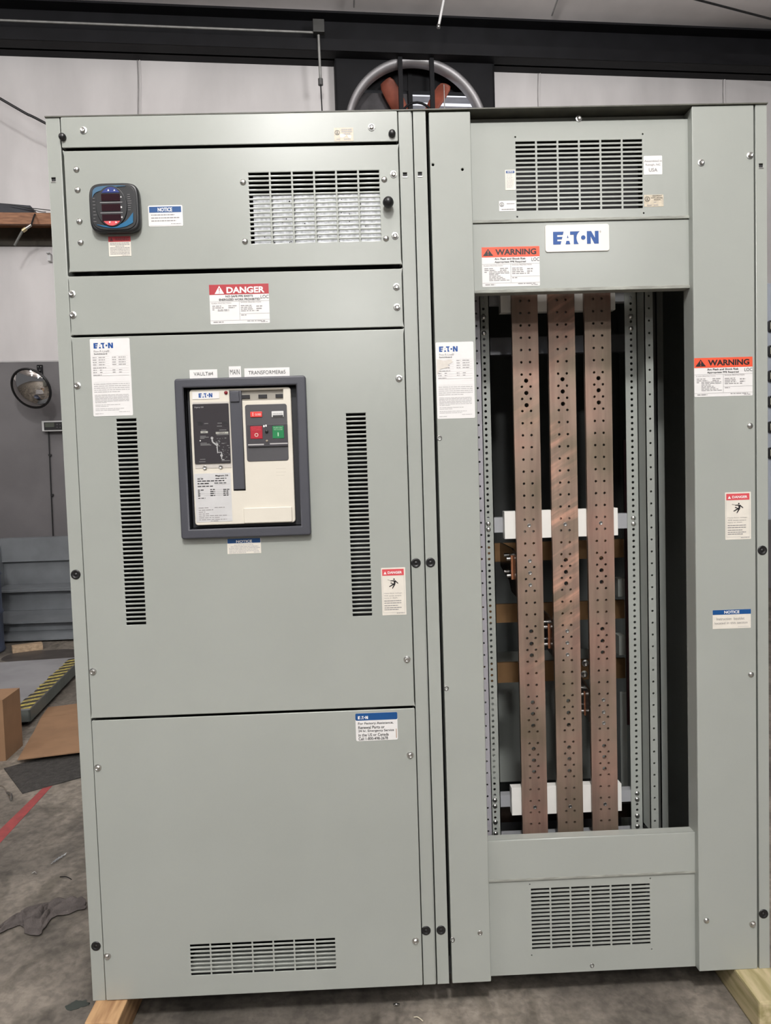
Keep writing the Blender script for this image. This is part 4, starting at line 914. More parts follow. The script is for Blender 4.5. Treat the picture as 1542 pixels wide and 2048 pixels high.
esc = plate('door_escutcheon', rrect(xo0, zo0, xo1, zo1, .007, 4), ESC, cbk, YE, .018, holes=[rc(xi0, zi0, xi1, zi1)], bev=.004, seg=3)
boxes('inner_wall', [(xi0 - .003, YE + .004, zi0 - .003, xi0, .03, zi1 + .003), (xi1, YE + .004, zi0 - .003, xi1 + .003, .03, zi1 + .003), (xi0, YE + .004, zi1, xi1, .03, zi1 + .003), (xi0, YE + .004, zi0 - .003, xi1, .03, zi0)], ESC_IN, esc)
boxes('body', [(xi0 + .002, .012, zi0 + .002, xi1 - .002, .30, zi1 - .002)], ESC_IN, cbk)
YC = -.010
def C(px, py, Y=YC): return XZ(px, py, Y)
def bx(l, r, tp, bt, Y=YC):
    """box from edge samples ((x,y) on the left, right, top and bottom edges)"""
    return (C(*l, Y)[0], C(*bt, Y)[1], C(*r, Y)[0], C(*tp, Y)[1])
cv = bx((384, 910), (586, 910), (480, 776.5), (490, 1048))
hnd = bx((463.5, 900), (488, 900), (476, 780), (480, 981))
win = bx((484, 790), (566, 790), (525, 779.5), (525, 800.5))
cover = plate('front_cover', rrect(*cv, .008, 5), CREAM, cbk, YC, .022, holes=[[(hnd[0], hnd[1]), (hnd[2], hnd[1]), (hnd[2], win[1]), (win[2], win[1]), (win[2], win[3]), (hnd[0], win[3])]], bev=.0025, seg=3)
plate('charging_handle', rc(hnd[0] + .001, hnd[1] + .003, hnd[2] - .001, hnd[3] - .002), ESC, cbk, YC - .004, .018, bev=.0012)
boxes('handle_grip', [(hnd[0] + .003, YC - .008, hnd[3] - .03, hnd[2] - .006, YC - .003, hnd[3] - .004)], ESC, cbk, bev=.001)
boxes('handle_slot', [(hnd[0] - .003, YC + .014, hnd[1] - .003, hnd[2] + .003, YC + .018, hnd[3] + .002)], ESC_IN, cbk)
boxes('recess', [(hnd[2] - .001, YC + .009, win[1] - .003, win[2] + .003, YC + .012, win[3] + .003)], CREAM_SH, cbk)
for a, b in ((482.5, 499), (516, 533.5), (550.5, 566.5)):
    q = bx((a, 793), (b, 793), (500, 789), (500, 796.5)); boxes('indicator_window', [(q[0], YC + .006, q[1], q[2], YC + .011, q[3])], INK, cbk, bev=.0005)
# logo badge
bd = bx((385, 791), (438.5, 791), (411, 784), (411, 798)); lbp = plate('logo_badge', rc(*bd), WHITE, cbk, YC - .0012, .0012, label='white badge with a blue logo')
lg = bx((397.5, 791), (425, 791), (411, 786.6), (411, 795)); eaton(lbp, *lg, YC - .0016, BLUEL)
q = U(452, 785.5, YC); lathe('indicator_lamp', [(.0045, 0), (.0045, .002), (.003, .004), (0, .005)], mat('dark_red_lens', (.25, .01, .02), .2, noise=.1), cbk, M=Matrix.Translation((q.x, YC, q.z)), n=18)
# trip unit
tu = bx((387.5, 865), (460.5, 865), (420, 804), (425, 936.5)); plate('trip_unit_surround', rrect(*tu, .002), mat('pale_grey_plastic', (.55, .52, .48), .4, noise=.05), cbk, YC - .001, .0015, bev=.0004)
sc2 = bx((387.5, 865), (459.5, 865), (421, 807.5), (425, 927)); TRIP = mat('smoked_cover_plastic', (.048, .044, .048), .18, noise=.1)
tp_ = plate('trip_unit', rrect(*sc2, .0025), TRIP, cbk, YC - .004, .004, bev=.001, label='dark smoked trip unit with white print')
yt = YC - .0043
def T(u, v): return (sc2[0] + u * (sc2[2] - sc2[0]), sc2[3] - v * (sc2[3] - sc2[1]))
def TR_(u0, v0, u1, v1): a = T(u0, v1); b = T(u1, v0); return (*a, *b)
text('model_lettering', 'Digitrip 520', *TR_(.06, .045, .31, .072), yt, INKL, tp_)
quads('test_port', [TR_(.11, .30, .27, .355), TR_(.82, .30, .99, .345), TR_(.84, .35, .93, .385)], yt, INK, tp_)
quads('rating_tag', [TR_(.20, .455, .40, .49), TR_(.62, .475, .97, .51)], yt, mat('dim_white_print', (.42, .42, .38), .4, noise=.1), tp_)
text('rating_lettering', '520', *TR_(.26, .462, .34, .484), yt - .0003, INK, tp_)
text('rating_lettering', '2000A', *TR_(.70, .480, .88, .505), yt - .0003, INK, tp_)
DIMP = mat('dim_grey_print', (.20, .20, .20), .4, noise=.1)
ql = []
for v, u0, u1 in ((.325, .31, .42), (.325, .68, .80), (.375, .66, .80), (.435, .22, .36), (.44, .72, .92), (.535, .18, .34), (.553, .18, .42), (.572, .18, .30), (.65, .18, .36), (.668, .18, .44), (.685, .18, .48), (.52, .64, .98), (.92, .15, .30), (.96, .12, .30), (.955, .75, .98)): ql.append(TR_(u0, v, u1, v + .010))
random.seed(11)
for k in range(46):
    u = random.uniform(.60, .97); v = random.uniform(.56, .93)
    if u < .68 and v > .75: continue
    ql.append(TR_(u, v, u + random.uniform(.01, .05), v + random.uniform(.005, .012)))
quads('settings_print', ql, yt, DIMP, tp_)
def seg2(a, b, w_):
    a = Vector(T(*a)); b = Vector(T(*b)); d = (b - a).normalized() * w_; n = Vector((-d.y, d.x)); return [tuple(a + n), tuple(b + n), tuple(b - n), tuple(a - n)]
join_polys('trip_curve', [seg2((.51, .59), (.52, .64), .0018), seg2((.52, .64), (.64, .70), .0018), seg2((.64, .70), (.65, .83), .0012), seg2((.64, .815), (.76, .815), .0008), seg2((.755, .815), (.755, .93), .0011), seg2((.755, .94), (.83, .94), .0010)], yt - .0002, mat('light_grey_print', (.45, .45, .45), .4, noise=.1), tp_)
for u, v in ((.51, .575), (.64, .685), (.755, .87)):
    a = T(u, v); lathe('curve_dial', [(.0034, 0), (.0034, .0004), (.0018, .0004), (.0018, -.0002), (0, -.0002)], mat('light_grey_print', (.45, .45, .45), .4), tp_, M=Matrix.Translation((a[0], yt, a[1])), n=14)
a = T(.18, .615); lathe('status_lamp', [(.0018, 0), (.0012, .001), (0, .0012)], WINK, tp_, M=Matrix.Translation((a[0], yt, a[1])), n=12)
for p in ((409.5, 935), (441.5, 933.5)):
    o = fast('flat', 'cover_screw', cbk, *p, YC - .003, .75)
# rating label
rl_ = bx((390.5, 990), (463, 990), (427, 946.5), (430, 1043.5))
s = Sticker(cbk, 'rating_label', None, None, YC, GREYL, .0006, rect=rl_, label='silver-grey rating label with fine black print')
s.txt('Magnum DS', .58, .035, .93, .075, INK, .03)
s.rules([(.08, .085, .22, .089), (.55, .228, .97, .231), (.08, .235, .3, .238), (.5, .335, .97, .338), (.5, .375, .97, .378), (.1, .415, .97, .418), (.25, .45, .97, .453)], INKG)
s.fine([(.10, .018, .08, .24), (.10, .016, .58, .88), (.145, .02, .08, .82), (.195, .022, .08, .40), (.195, .016, .54, .88), (.255, .018, .08, .50), (.33, .018, .08, .24), (.325, .018, .42, .55), (.33, .018, .78, .97), (.365, .022, .08, .13), (.365, .02, .42, .55), (.365, .02, .78, .92), (.405, .022, .08, .14), (.405, .02, .42, .55), (.405, .02, .78, .92), (.445, .022, .08, .14), (.445, .02, .42, .55), (.445, .02, .78, .92), (.50, .014, .08, .28)], INK, wl=(.05, .12), gap=.02)
s.fine([(.70, .014, .08, .35), (.70, .014, .52, .80), (.745, .014, .08, .48), (.785, .014, .08, .26), (.825, .014, .08, .36), (.865, .014, .08, .85), (.905, .014, .08, .65), (.945, .014, .08, .85), (.975, .012, .40, .62)], INKG, wl=(.05, .15), gap=.02)
# control pad
pd = bx((492, 865), (575.5, 865), (532, 808.5), (537, 922)); plate('control_panel', rrect(*pd, .006, 5), SLATE, cbk, YC - .0015, .003, bev=.0008)
fr = bx((495.5, 870), (576, 870), (535, 849), (537, 893)); ycp = YC - .002
plate('button_guard', rrect(*fr, .002), mat('smoked_clear_guard', (.075, .072, .078), .12, noise=.05), cbk, ycp - .004, .004, holes=[rc(*bx((501.5, 866), (525.5, 866), (512, 852), (513, 878.5))), rc(*bx((545.5, 865), (568.5, 865), (557, 851.5), (557, 877.5)))], bev=.0006)
q = bx((497, 890), (576, 890), (535, 887.5), (537, 889.5)); quads('guard_highlight_edge', [(q[0], q[1] - .0006, q[0] + (q[2] - q[0]) * .40, q[3]), (q[0] + (q[2] - q[0]) * .55, q[1] + .0006, q[2], q[3] + .001)], ycp - .0044, INKL, cbk)
def button(l, r, tp, bt, m, nm, h=.006, lab=None):
    q = bx(l, r, tp, bt); return plate(nm, rrect(*q, .0012, 3), m, cbk, ycp - h, h, bev=.0008, label=lab), q
o, q = button((501, 829), (524.5, 829), (512, 823.5), (512, 834.5), REDLIT, 'status_flag', .002, 'red status flag')
w1 = q[2] - q[0]; h1 = q[3] - q[1]
text('flag_symbol', 'I', q[0] + w1 * .2, q[1] + h1 * .2, q[0] + w1 * .24, q[1] + h1 * .85, ycp - .0024, WINK, o, .01); text('flag_lettering', 'CLOSED', q[0] + w1 * .4, q[1] + h1 * .3, q[0] + w1 * .92, q[1] + h1 * .65, ycp - .0024, WINK, o)
o, q = button((543.5, 828), (567.5, 828), (555, 822.5), (555, 834.5), mat('white_flag', (.70, .70, .69), .3, noise=.05), 'status_flag', .002, 'white status flag')
w1 = q[2] - q[0]; h1 = q[3] - q[1]
quads('flag_stripe', [(q[0] + w1 * .1, q[1] + h1 * .06, q[2] - w1 * .05, q[1] + h1 * .32)], ycp - .0024, INK, o)
text('flag_lettering', 'SPRING DISCHARGED', q[0] + w1 * .12, q[1] + h1 * .45, q[0] + w1 * .9, q[1] + h1 * .7, ycp - .0024, INKG, o)
o, q = button((501.5, 866), (525.5, 866), (512, 852.5), (513, 878), REDBTN, 'push_off_button', .0045, 'square red push button')
w1 = q[2] - q[0]; h1 = q[3] - q[1]; text('symbol', 'O', q[0] + w1 * .34, q[1] + h1 * .16, q[0] + w1 * .66, q[1] + h1 * .46, ycp - .0049, mat('pale_pink_print', (.75, .55, .48), .4, noise=.05), o, .02)
text('lettering', 'PUSH OFF', q[0] + w1 * .12, q[1] + h1 * .80, q[0] + w1 * .88, q[1] + h1 * .90, ycp - .0049, PINKR, o); text('lettering', 'TO OPEN', q[0] + w1 * .12, q[1] + h1 * .66, q[0] + w1 * .88, q[1] + h1 * .75, ycp - .0049, PINKR, o)
o, q = button((545.5, 865), (568.5, 865), (557, 852), (557, 877), GREEN, 'push_on_button', .0045, 'square green push button')
w1 = q[2] - q[0]; h1 = q[3] - q[1]; text('symbol', 'I', q[0] + w1 * .45, q[1] + h1 * .18, q[0] + w1 * .53, q[1] + h1 * .48, ycp - .0049, mat('pale_green_print', (.5, .7, .5), .4, noise=.05), o, .03)
text('lettering', 'PUSH ON', q[0] + w1 * .12, q[1] + h1 * .80, q[0] + w1 * .86, q[1] + h1 * .90, ycp - .0049, mat('pale_green_print', (.5, .7, .5), .4), o); text('lettering', 'TO CLOSE', q[0] + w1 * .12, q[1] + h1 * .66, q[0] + w1 * .88, q[1] + h1 * .75, ycp - .0049, mat('pale_green_print', (.5, .7, .5), .4), o)
a = bx((527, 853), (536, 853), (531, 850.5), (531, 854.5)); quads('guard_print', [(a[0], a[1], a[0] + .004, a[3]), (a[0] + .0055, a[1] + .001, a[0] + .009, a[3] + .001)], ycp - .0044, WINK, cbk)
q = U(534, 863, YC); lathe('lock_post', [(.004, 0), (.004, .003), (.0025, .004), (0, .004)], INK, cbk, M=Matrix.Translation((q.x, ycp - .004, q.z)), n=14)
q = U(534.5, 882, YC); lathe('counter', [(.003, 0), (.003, .0012), (0, .0014)], mat('beige_dot', (.3, .26, .2), .5, noise=.1), cbk, M=Matrix.Translation((q.x, ycp - .004, q.z)), n=12)
pk = bx((488, 1030), (584.5, 1030), (536, 1014.5), (538, 1045)); plate('document_pocket', rrect(*pk, .003, 4), CREAM, cbk, YC - .005, .005, bev=.0018)
q = bx((552, 945), (572, 945), (560, 937.5), (560, 951)); quads('moulded_mark', [(q[0], q[3], q[2], q[3] + .0005), (q[0], (q[1] + q[3]) / 2, q[2], (q[1] + q[3]) / 2 + .0005), (q[0], q[1], q[2] - .004, q[1] + .0005)], YC - .0002, mat('cream_shadow_line', (.50, .47, .41), .5, noise=.05), cbk)

# ================================================================== RIGHT: BUSBAR CABINET
Y1 = U(825, 228).x; Y2 = U(851, 226).x; Z1 = U(857.5, 228).x; Z2 = U(940.5, 228).x
RX0 = U(1383.5, 216).x; RX1 = U(1507.5, 212).x; RP0 = U(1510.5, 212).x
post(rcab, Y1 + .001, Y2, (840, 348)); post(rcab, RP0 + .0005, XR, (1522, 331))
plate('trim_post_cover', rrect(Z1, FL, Z2, ZT - .004, .003), PAINT, rcab, 0, .004, bev=.0018, holes=[circ(*XZ(866, 329.5), .0032, 10), circ(*XZ(925, 339), .0032, 10)])
ltrim = [o for o in rcab.children if o.name.startswith('trim_post_cover')][0]
boxes('folded_edge', [(Z1, .004, FL + .001, Z1 + .003, .05, ZT - .005), (Z2 - .003, .004, FL + .001, Z2, .05, ZT - .005)], PAINT, ltrim)
rtrim = plate('trim_cover', rrect(RX0, FL, RX1, ZT - .001, .002), PAINT, rcab, 0, .004, bev=.0018)
boxes('folded_edge', [(RX0, .004, FL + .001, RX0 + .003, .06, ZT - .003), (RX1 - .003, .004, FL + .001, RX1, .05, ZT - .003)], PAINT, rtrim)
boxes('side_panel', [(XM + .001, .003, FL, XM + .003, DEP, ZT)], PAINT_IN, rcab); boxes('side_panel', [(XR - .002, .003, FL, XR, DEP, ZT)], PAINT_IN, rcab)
boxes('back_panel', [(XM, DEP, FL, XR, DEP + .002, ZT)], mat('shade_darkened_rear_paint', (.13, .14, .135), .45, noise=.3, nscale=3), rcab)  # rear paint darkened: the deep compartment's shade is put into its colour
boxes('top_panel', [(XM, -.004, ZT, XR + .001, DEP, ZT + .003)], mat('olive_brown_top_edge', (.10, .10, .08), .5), rcab)
boxes('base_channel', [(XM + .002, .04, FL, XR, .044, FL + .05), (XM, .04, FL, XR, DEP, FL + .003)], DARK, rcab)
YP = .025
cx0 = Z2 - .004; cx1 = RX0 + .004
def zz(py1, py2, Y=YP): return (zc(955, py1, Y) + zc(1365, py2, Y)) / 2
vz0 = zz(447, 436); vz1 = zz(238, 228); ez1 = zz(450, 439); ez0 = zz(583, 572)
def RP(tl, br): return rect_px(tl, br, YP)
vB = (U(1032, 350, YP).x, U(1160, 419, YP).z, U(1285, 350, YP).x, U(1160, 280.5, YP).z)
hs = slots(*vB, 6, 16, .0048, .60) + [circ(*XZ(*p, YP), .0024, 8) for p in ((1030.5, 274), (1285.5, 268), (1034.5, 433.5), (1287.5, 426), (1136, 258), (1178.5, 256.5))][:4]
boxes('header_strip', [(cx0, .05, ZT - .06, cx1, .053, ZT - .002)], PAINT, rcab)
vpan = plate('vent_panel', rc(cx0, vz0, cx1, ZT - .022), PAINT, rcab, YP, .003, holes=hs)
boxes('folded_lip', [(cx0, YP - .004, vz0 - .001, cx1, YP + .004, vz0 + .0065)], RUST_EDGE, vpan, bev=.0012)
epan = plate('header_panel', rc(cx0, ez0, cx1, vz0 - .003), PAINT, rcab, YP, .003)
boxes('folded_lip', [(cx0, YP - .004, ez0 - .006, cx1, YP + .03, ez0 + .003)], RUST_EDGE, epan, bev=.0015)
lz1 = zz(1682, 1668, YP - .006); lz0 = zz(1765, 1746); 
lpan = plate('sill_panel', rc(cx0 + .002, lz0 + .005, cx1, lz1), PAINT, rcab, YP - .004, .006, bev=.0028)
boxes('sill_top', [(cx0 + .002, YP, lz1 - .004, cx1, YP + .03, lz1 - .001)], PAINT, lpan)
boxes('folded_lip', [(cx0 + .002, YP - .005, lz0 + .001, cx1, YP + .002, lz0 + .0075)], RUST_EDGE, lpan, bev=.0012)
vE = (U(1063, 1840, YP).x, U(1180, 1893.5, YP).z, U(1300.5, 1835, YP).x, U(1180, 1772, YP).z)
bz_0 = zz(1953, 1934)
hs = slots(*vE, 6, 16, .0045, .58) + [circ(*XZ(*p, YP), .0022, 8) for p in ((1059.5, 1769), (1300.5, 1757), (1063.5, 1910.5), (1303.5, 1898.5))]
bpan = plate('lower_vent_panel', rc(cx0 + .002, bz_0, cx1, lz0 - .0005), PAINT, rcab, YP, .003, holes=hs)
boxes('vent_baffle', [(vB[0] - .01, YP + .06, vB[1] - .02, vB[2] + .01, YP + .062, vB[3] + .02)], DARK, vpan)
boxes('vent_baffle', [(vE[0] - .01, YP + .06, vE[1] + .012, vE[2] + .01, YP + .062, vE[3] + .02)], DARK, bpan)
o = fast('hex', 'hex_screw', vpan, 1157.5, 237.5, YP, .9); fast('ring', 'hex_screw', bpan, 1184, 1931, YP, .9)
for p, par, kd in (((1402, 325.5), rtrim, 'hex'), ((1499.5, 311), rtrim, 'hex'), ((1500, 851.5), rtrim, 'dome'), ((1502, 1349), rtrim, 'dome'), ((1413, 1841), rtrim, 'dome'), ((1505, 1848), rtrim, 'hex'), ((879, 876), ltrim, 'ring'), ((892.5, 1376.5), ltrim, 'ring'), ((905, 1879.5), ltrim, 'ring'), ((960, 1866), ltrim, 'flat')):
    fast(kd, {'hex': 'hex_screw', 'dome': 'round_head_screw', 'ring': 'recessed_screw', 'flat': 'flat_head_screw'}[kd], par, *p, 0)
posts_r = [o for o in rcab.children if o.name.startswith('corner_post')]
for p, i in (((861, 1125), 0), ((882, 1860), 0), ((1524.5, 1100.5), 1), ((1527, 1827.5), 1)): fast('plug', 'black_plug', posts_r[i], *p, 0)

# stickers on the right cabinet
nameplate(ltrim, None, None, 0, 'white rating plate sticker with a blue logo, partly torn', torn=True, rect=(U(872.5, 760).x + .0005, zc(912, 837), U(948.5, 760).x, zc(908, 684)))
s = Sticker(vpan, 'origin_sticker', (1287, 312), (1324.5, 349), YP, WHITE, .002, label='white sticker reading Assembled in Raleigh, NC USA')
s.txt('Assembled in', .03, .22, .97, .33, INKG); s.txt('Raleigh, NC', .10, .42, .90, .55, INKG); s.txt('USA', .27, .66, .73, .84, INKG, .01)
s = small_ul(vpan, (1288, 390), (1327, 413), YP, BEIGE, 'certification_sticker', 'beige certification sticker'); s.txt('DEADFRONT', .42, .06, .92, .15, INK, .01); s.txt('SWITCHBOARD', .36, .22, .95, .31, INK, .01); s.txt('SECTION', .50, .38, .85, .47, INK, .01)
s.fine([(.60, .06, .50, .62), (.84, .08, .14, .40), (.84, .08, .5, .72)], INKG); s.rules([(.955, .35, .965, .80)], INKG)
s = Sticker(vpan, 'notice_sticker', (1010, 340), (1031.5, 380), YP, WHITEB, .001, label='small upright notice sticker with a blue header'); s.band(.08, .05, .9, .17, BLUE); s.txt('NOTICE', .2, .075, .78, .145, WINK, .02)
s.fine([(.22 + k * .07, .025, .12, random.uniform(.6, .85)) for k in range(10)], INKL, wl=(.05, .2), gap=.04)
s = small_ul(vpan, (998, 402), (1032, 422), YP, WHITE, 'certification_sticker', 'small white certification sticker'); s.fine([(.25, .08, .45, .92), (.78, .10, .14, .9)], INKG, wl=(.06, .16))
bg_ = plate('maker_plate', rrect(*(lambda r: (r[0], r[1], r[2], r[3]))((U(1090, 480, YP).x, zc(1153, 503.5, YP), U(1218, 480, YP).x, zc(1153, 449.5, YP))), .006, 5), mat('cream_badge', (.80, .77, .72), .28, noise=.03, nscale=20), epan, YP - .003, .003, bev=.0008, label='cream badge with a large blue logo')
eaton(bg_, U(1105.5, 478, YP).x, zc(1150, 489, YP), U(1196.5, 478, YP).x, zc(1150, 463.5, YP), YP - .0035, BLUEL, 'logo'); text('registered_mark', '\u00ae', U(1198, 464, YP).x, zc(1200, 466, YP), U(1201.5, 464, YP).x, zc(1200, 462, YP), YP - .0035, INKG, bg_)
wr = ('Arc Flash and Shock Risk', 'Appropriate PPE Required', (.22, .76), (.22, .76))
arc_label(epan, (963, 495), (1080, 571.5), YP, 'WARNING', ORANGE, INK, wr, 'white arc flash warning sticker with an orange header', red=False)
arc_label(rtrim, (1388, 716.5), (1505, 791), 0, 'WARNING', ORANGE, INK, wr, 'white arc flash warning sticker with an orange header', red=False)
danger_small(rtrim, (1450, 985), (1502, 1078), 0)
s = Sticker(rtrim, 'notice_sticker', (1425, 1220.5), (1501.5, 1255.5), 0, WHITEB, .0008, label='cream sticker: Instruction booklet located in this section'); s.band(0, 0, 1, .25, BLUE); s.txt('NOTICE', .30, .05, .70, .20, WINK, .03)
s.txt('Instruction  booklet', .10, .40, .83, .54, INKG); s.txt('located in this section', .05, .63, .91, .75, INKG); s.rules([(.66, .90, .94, .915)], INKL)

# ---- inside the open compartment
YB, YR, YF = .230, .270, .213
PITCH_ = .034925
def holes_col(x, ztop, zbot, r, pitch, n=12): 
    out = []; z = ztop
    while z > zbot: out.append(circ(x, z, r, n)); z -= pitch
    return out
ztopI, zbotI = 2.10, lz1 - .10
# copper busbars
specs = [
 ((1026.5, 1078.5, 795), (1046, 1096, 1650), (371, 271), [761.5, 786, 810.4, 1263, 1287.6, 1311, 1405, 1428, 1451.6, 1498, 1521, 1544], [1051, 1122, 1146, 1170, 1614.5]),
 ((1099, 1151.5, 795), (1116, 1167.5, 1650), (617, 265), [758.5, 783, 807.7, 1120, 1144, 1167, 1402, 1425.7, 1450, 1495, 1518, 1542], [1048.5, 1262, 1285.5, 1309, 1612.7]),
 ((1171, 1223.5, 795), (1185.5, 1237, 1650), (857, 257), [756.4, 780.6, 805, 1116.5, 1140.7, 1164, 1258, 1282, 1305, 1492, 1514, 1537.5], [1046, 1399.7, 1424, 1446, 1608])]
bars = []
for i, (tp3, bt3, (hx, hy), big, scr) in enumerate(specs):
    xa = (U(tp3[0], tp3[2], YB).x + U(bt3[0], bt3[2], YB).x) / 2; xb = (U(tp3[1], tp3[2], YB).x + U(bt3[1], bt3[2], YB).x) / 2
    xm = (xa + xb) / 2; z_first = zc(940 + hx * .2983, 570 + hy * .2983, YB); z0 = z_first + 3 * PITCH_
    hs = holes_col(xm - .0125, z0, zbotI + .01, .0037, PITCH_, 10) + holes_col(xm + .0125, z0, zbotI + .01, .0037, PITCH_, 10)
    pxm = lambda py: 940 + hx * .2983 + (py - 800) * .0225
    for py in big: hs.append(circ(xm, zc(pxm(py), py, YB), .0062, 16))
    o = plate('busbar', rc(xa, zbotI, xb, ztopI), COPPERS[i], rcab, YB, .0127, holes=hs, label=('left tarnished copper busbar', 'middle copper busbar with brighter brushed patches', 'right tarnished copper busbar')[i])
    bars.append((o, xa, xb, xm))
    for py in scr:
        z = zc(pxm(py), py, YB); s_ = bpy.data.objects.new('bar_screw', ME['barscrew']); COL.objects.link(s_); s_.parent = o; s_.location = (xm, YB, z); s_.rotation_euler = (0, random.random() * 6, 0); s_.scale = (.8, .8, .8)
# perforated uprights
def upright(x0, x1, ztop, zb, hx, z1, pitch, r, Y, nm, m=PAINT_IN, web=None):
    k = math.floor((ztop - .012 - z1) / pitch); zs = []; z = z1 + k * pitch
    while z > zb + .012: zs.append(z); z -= pitch
    bm = bmesh.new(); n = 6; t = .0025
    cuts = [ztop] + [(a + b) / 2 for a, b in zip(zs, zs[1:])] + [zb]
    for z, hi, lo in zip(zs, cuts, cuts[1:]):
        for sgn, xe in ((-1, x0), (1, x1)):
            pts = [(xe, lo), (hx, lo)] + [(hx + sgn * r * math.sin(math.pi * q / n), z - r * math.cos(math.pi * q / n)) for q in range(n + 1)] + [(hx, hi), (xe, hi)]
            vs = [bm.verts.new((a, Y, b)) for a, b in pts]; bm.faces.new(vs if sgn > 0 else vs[::-1])
    bmesh.ops.remove_doubles(bm, verts=bm.verts, dist=1e-6)
    bmesh.ops.recalc_face_normals(bm, faces=bm.faces)
    ext = bmesh.ops.extrude_face_region(bm, geom=bm.faces[:], use_keep_orig=True)
    bmesh.ops.translate(bm, verts=[v for v in ext['geom'] if isinstance(v, bmesh.types.BMVert)], vec=(0, t, 0))
    me = bpy.data.meshes.new(nm); bm.to_mesh(me); bm.free()
    return link(nm, me, m, rcab)
xa = U(1251.5, 800, YR).x; xb = U(1276, 800, YR).x; hxx = U(940 + 1084 * .2983, 570 + 690 * .2983, YR).x
uR = upright(xa, xb, ztopI, zc(1270, 1658, YR), hxx, zc(1263, 570 + 567 * .2983, YR), PITCH_ / 2, .0040, YR, 'perforated_upright')
boxes('web', [(xb - .0025, YR, zc(1270, 1658, YR), xb, YR + .02, ztopI)], PAINT_IN, uR)
xc0 = U(1290.5, 800, YF).x; xc1 = U(1307.5, 800, YF).x; hx2 = U(940 + 1206 * .2983, 570 + 700 * .2983, YF).x
uF = upright(xc0, xc1, ztopI, zc(1305, 1662, YF), hx2, zc(1299, 570 + 404 * .2983, YF), PITCH_, .0032, YF, 'perforated_upright')
plate('web', rc(xb, zc(1270, 1658, YR), xc0 + .0025, ztopI), PAINT_IN, uF, YR + .012, .0025, holes=holes_col((xb + xc0) / 2 + .012, ztopI - .1, zc(1270, 1650, YR), .003, PITCH_ / 2, 8))
boxes('flange_return', [(xc0, YF, zc(1305, 1662, YF), xc0 + .0025, YR + .013, ztopI)], PAINT_IN, uF)
xd0 = U(964.5, 800, YR).x; xd1 = U(982.5, 800, YR).x; hx3 = U(940 + 103 * .2983, 570 + 750 * .2983, YR).x
uL = upright(xd0, xd1, ztopI, zc(995, 1688, YR), hx3, zc(969, 570 + 485 * .2983, YR), PITCH_ / 2, .0040, YR, 'perforated_upright')
boxes('web', [(xd1 - .0025, YR, zc(995, 1688, YR), xd1, YR + .025, ztopI)], PAINT_IN, uL)
LAV = mat('pale_lilac_grey_steel', (.36, .35, .38), .4, noise=.05)
xe1 = U(965, 800, YF - .01).x; xe0 = Z2 + .0; hx4 = U(940 + 52 * .2983, 570 + 700 * .2983, YF - .01).x
uE = upright(xe0 - .02, xe1, ztopI, zc(980, 1680, YF), hx4, zc(953, 570 + 275 * .2983, YF - .01), PITCH_, .0030, YF - .01, 'perforated_upright', LAV)
boxes('flange_return', [(xe1 - .0025, YF - .01, zc(980, 1680, YF), xe1, YR, ztopI)], LAV, uE)
random.seed(5)
for par, px0, dx, pys, kd in ((uR, 1262, .0225, (633, 657, 1036, 1047.5, 1587, 1599, 1632, 1653), 'dome'), (uL, 967, .0245, (634, 666, 1047.5, 1059, 1601, 1613, 1645, 1668), 'dome')):
    for py in pys:
        xx = hxx if par is uR else hx3
        s_ = bpy.data.objects.new('round_head_screw', ME['dome']); COL.objects.link(s_); s_.parent = par; s_.location = (xx, YR, zc(1265 if par is uR else 975, py, YR)); s_.scale = (.95, 1, .95)
# white boards and cross channels behind the bars
def cross(px0, px1, py0, py1, Y, t, m, nm, lab=None, x0=None, x1=None, pxz=1120, bev=0):
    z0 = zc(pxz, py1, Y); z1 = zc(pxz, py0, Y)
    return boxes(nm, [(U(px0, py0, Y).x if x0 is None else x0, Y, z0, U(px1, py0, Y).x if x1 is None else x1, Y + t, z1)], m, rcab, bev=bev, label=lab)
YBd = YB + .0127
cross(1008.5, 1235.5, 1019.5, 1074.5, YBd, YR + .0025 - YBd, BOARD, 'insulating_board', bev=.0008); cross(1023, 1243, 1572.5, 1627, YBd, YR + .0025 - YBd, BOARD, 'insulating_board', bev=.0008); cross(1000, 1230, 560, 622, YBd, YR + .0025 - YBd, BOARD, 'insulating_board', bev=.0008)
xLi, xRi = xd0, xb
CH = mat('cool_grey_channel', (.40, .41, .43), .38, .2, noise=.08)
for a, b in ((1031, 1061), (1586, 1609), (575, 606)):
    cross(0, 0, a, b, YR + .0027, .028, CH, 'cross_channel', x0=xLi, x1=xRi)
cross(0, 0, 1663, 1700, YR + .01, .03, CH, 'cross_channel', x0=Z2 - .02, x1=RX0, pxz=1200)
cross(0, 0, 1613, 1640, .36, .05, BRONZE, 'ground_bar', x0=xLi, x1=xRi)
cross(0, 0, 672, 706, .46, .03, mat('bright_cross_channel', (.52, .53, .56), .25, .6, noise=.15), 'cross_channel', x0=Z2, x1=RX0 + .05)
# horizontal bus behind
YH = .50
for a, b in ((1083, 1120), (1205, 1242), (1322, 1362)): cross(0, 0, a, b, YH, .012, BRASS, 'horizontal_bus', x0=xLi - .02, x1=xRi + .03, pxz=1100); cross(0, 0, a, b, YH + .06, .012, BRASS, 'horizontal_bus', x0=xLi - .02, x1=xRi + .03, pxz=1100)
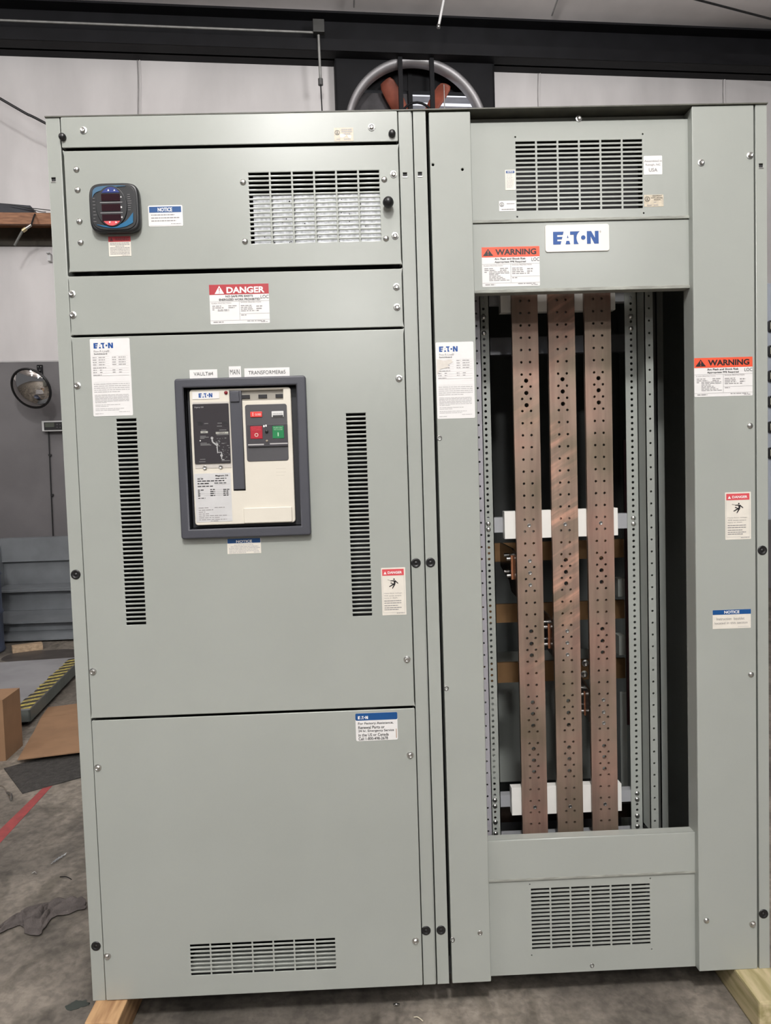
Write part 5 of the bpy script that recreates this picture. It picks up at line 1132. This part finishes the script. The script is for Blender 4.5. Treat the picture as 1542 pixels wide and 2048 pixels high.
# riser straps from the horizontal bus forward to each bar
for (pxn, pyt, pyb, tgt, cpx, cp0, cp1) in ((1031, 1108, 1192, 0, 1024, 1111, 1159), (1100, 1243, 1310, 1, 1098, 1248, 1297), (1168, 1378, 1440, 2, 1170.5, 1383, 1431)):
    bar = bars[tgt][0]; xq = bars[tgt][1] + .004
    z_t = zc(pxn, pyt, YB + .03); z_b = zc(pxn, pyb, YB + .03)
    bm = bmesh.new(); b0, b1 = ((1085, 1132), (1205, 1246), (1322, 1364))[tgt]; zf1, zf0 = zc(995 + 70 * tgt, b0, YH), zc(995 + 70 * tgt, b1, YH)
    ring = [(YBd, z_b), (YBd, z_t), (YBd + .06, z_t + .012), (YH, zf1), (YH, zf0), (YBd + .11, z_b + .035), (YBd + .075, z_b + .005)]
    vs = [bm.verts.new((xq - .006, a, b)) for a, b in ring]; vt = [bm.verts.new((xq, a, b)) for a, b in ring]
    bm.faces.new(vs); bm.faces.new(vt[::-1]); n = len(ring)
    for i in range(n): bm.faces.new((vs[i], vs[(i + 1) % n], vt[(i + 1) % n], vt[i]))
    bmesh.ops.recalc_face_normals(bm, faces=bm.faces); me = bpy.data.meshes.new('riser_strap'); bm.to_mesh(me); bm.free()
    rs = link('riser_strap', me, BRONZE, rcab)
    q0 = U(cpx - 2, cp0, YB + .05); q1 = U(cpx + 2, cp1, YB + .05)
    boxes('copper_lug', [(q0.x, YB + .05, q1.z, q0.x + .0055, YB + .058, q0.z)], COPEDGE, rs)
    for zf in (.15, .85):
        z = q1.z + (q0.z - q1.z) * zf
        tube('strap_bolt', [(q0.x - .012, YB + .060, z), (q0.x - .001, YB + .060, z)], .006, ZINC, rs); tube('strap_bolt', [(q0.x - .012, YB + .105, z + .006), (q0.x + .004, YB + .105, z + .006)], .006, ZINC, rs)
for p in ((1170, 1326), (1168, 1348)): 
    q = U(*p, YH - .01); s_ = bpy.data.objects.new('hex_screw', ME['hex']); COL.objects.link(s_); s_.parent = rcab; s_.matrix_parent_inverse = Matrix.Translation(-LOC[rcab.name]); s_.location = q; s_.scale = (1.3, 1.6, 1.3)
# deeper structure: grey uprights and red sleeve on the right, boxes behind
def deepbox(px0, px1, py0, py1, Y, t, m, nm): a = U(px0, py0, Y); b = U(px1, py1, Y); boxes(nm, [(a.x, Y, b.z, b.x, Y + t, a.z)], m, rcab)
rx = U(1250, 1100, .40).x; boxes('red_sleeve', [(rx, .40, zc(1256, 1450, .4), rx + .008, .406, zc(1250, 880, .4))], REDINS, rcab)
for (p0, p1, Y) in ((1318, 1332, .42), (1350, 1362, .62)):
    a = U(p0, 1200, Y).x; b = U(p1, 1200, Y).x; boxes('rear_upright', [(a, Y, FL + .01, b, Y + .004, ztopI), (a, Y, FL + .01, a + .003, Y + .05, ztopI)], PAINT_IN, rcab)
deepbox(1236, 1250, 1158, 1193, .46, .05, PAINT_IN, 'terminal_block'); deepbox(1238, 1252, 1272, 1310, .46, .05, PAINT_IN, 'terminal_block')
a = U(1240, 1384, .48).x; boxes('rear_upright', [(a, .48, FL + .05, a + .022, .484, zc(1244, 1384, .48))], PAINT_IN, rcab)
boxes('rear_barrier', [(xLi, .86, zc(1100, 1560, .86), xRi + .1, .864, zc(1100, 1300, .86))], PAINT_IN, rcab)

for o in list(bpy.data.objects):
    if o.type == 'MESH' and o.users == 0: bpy.data.objects.remove(o)
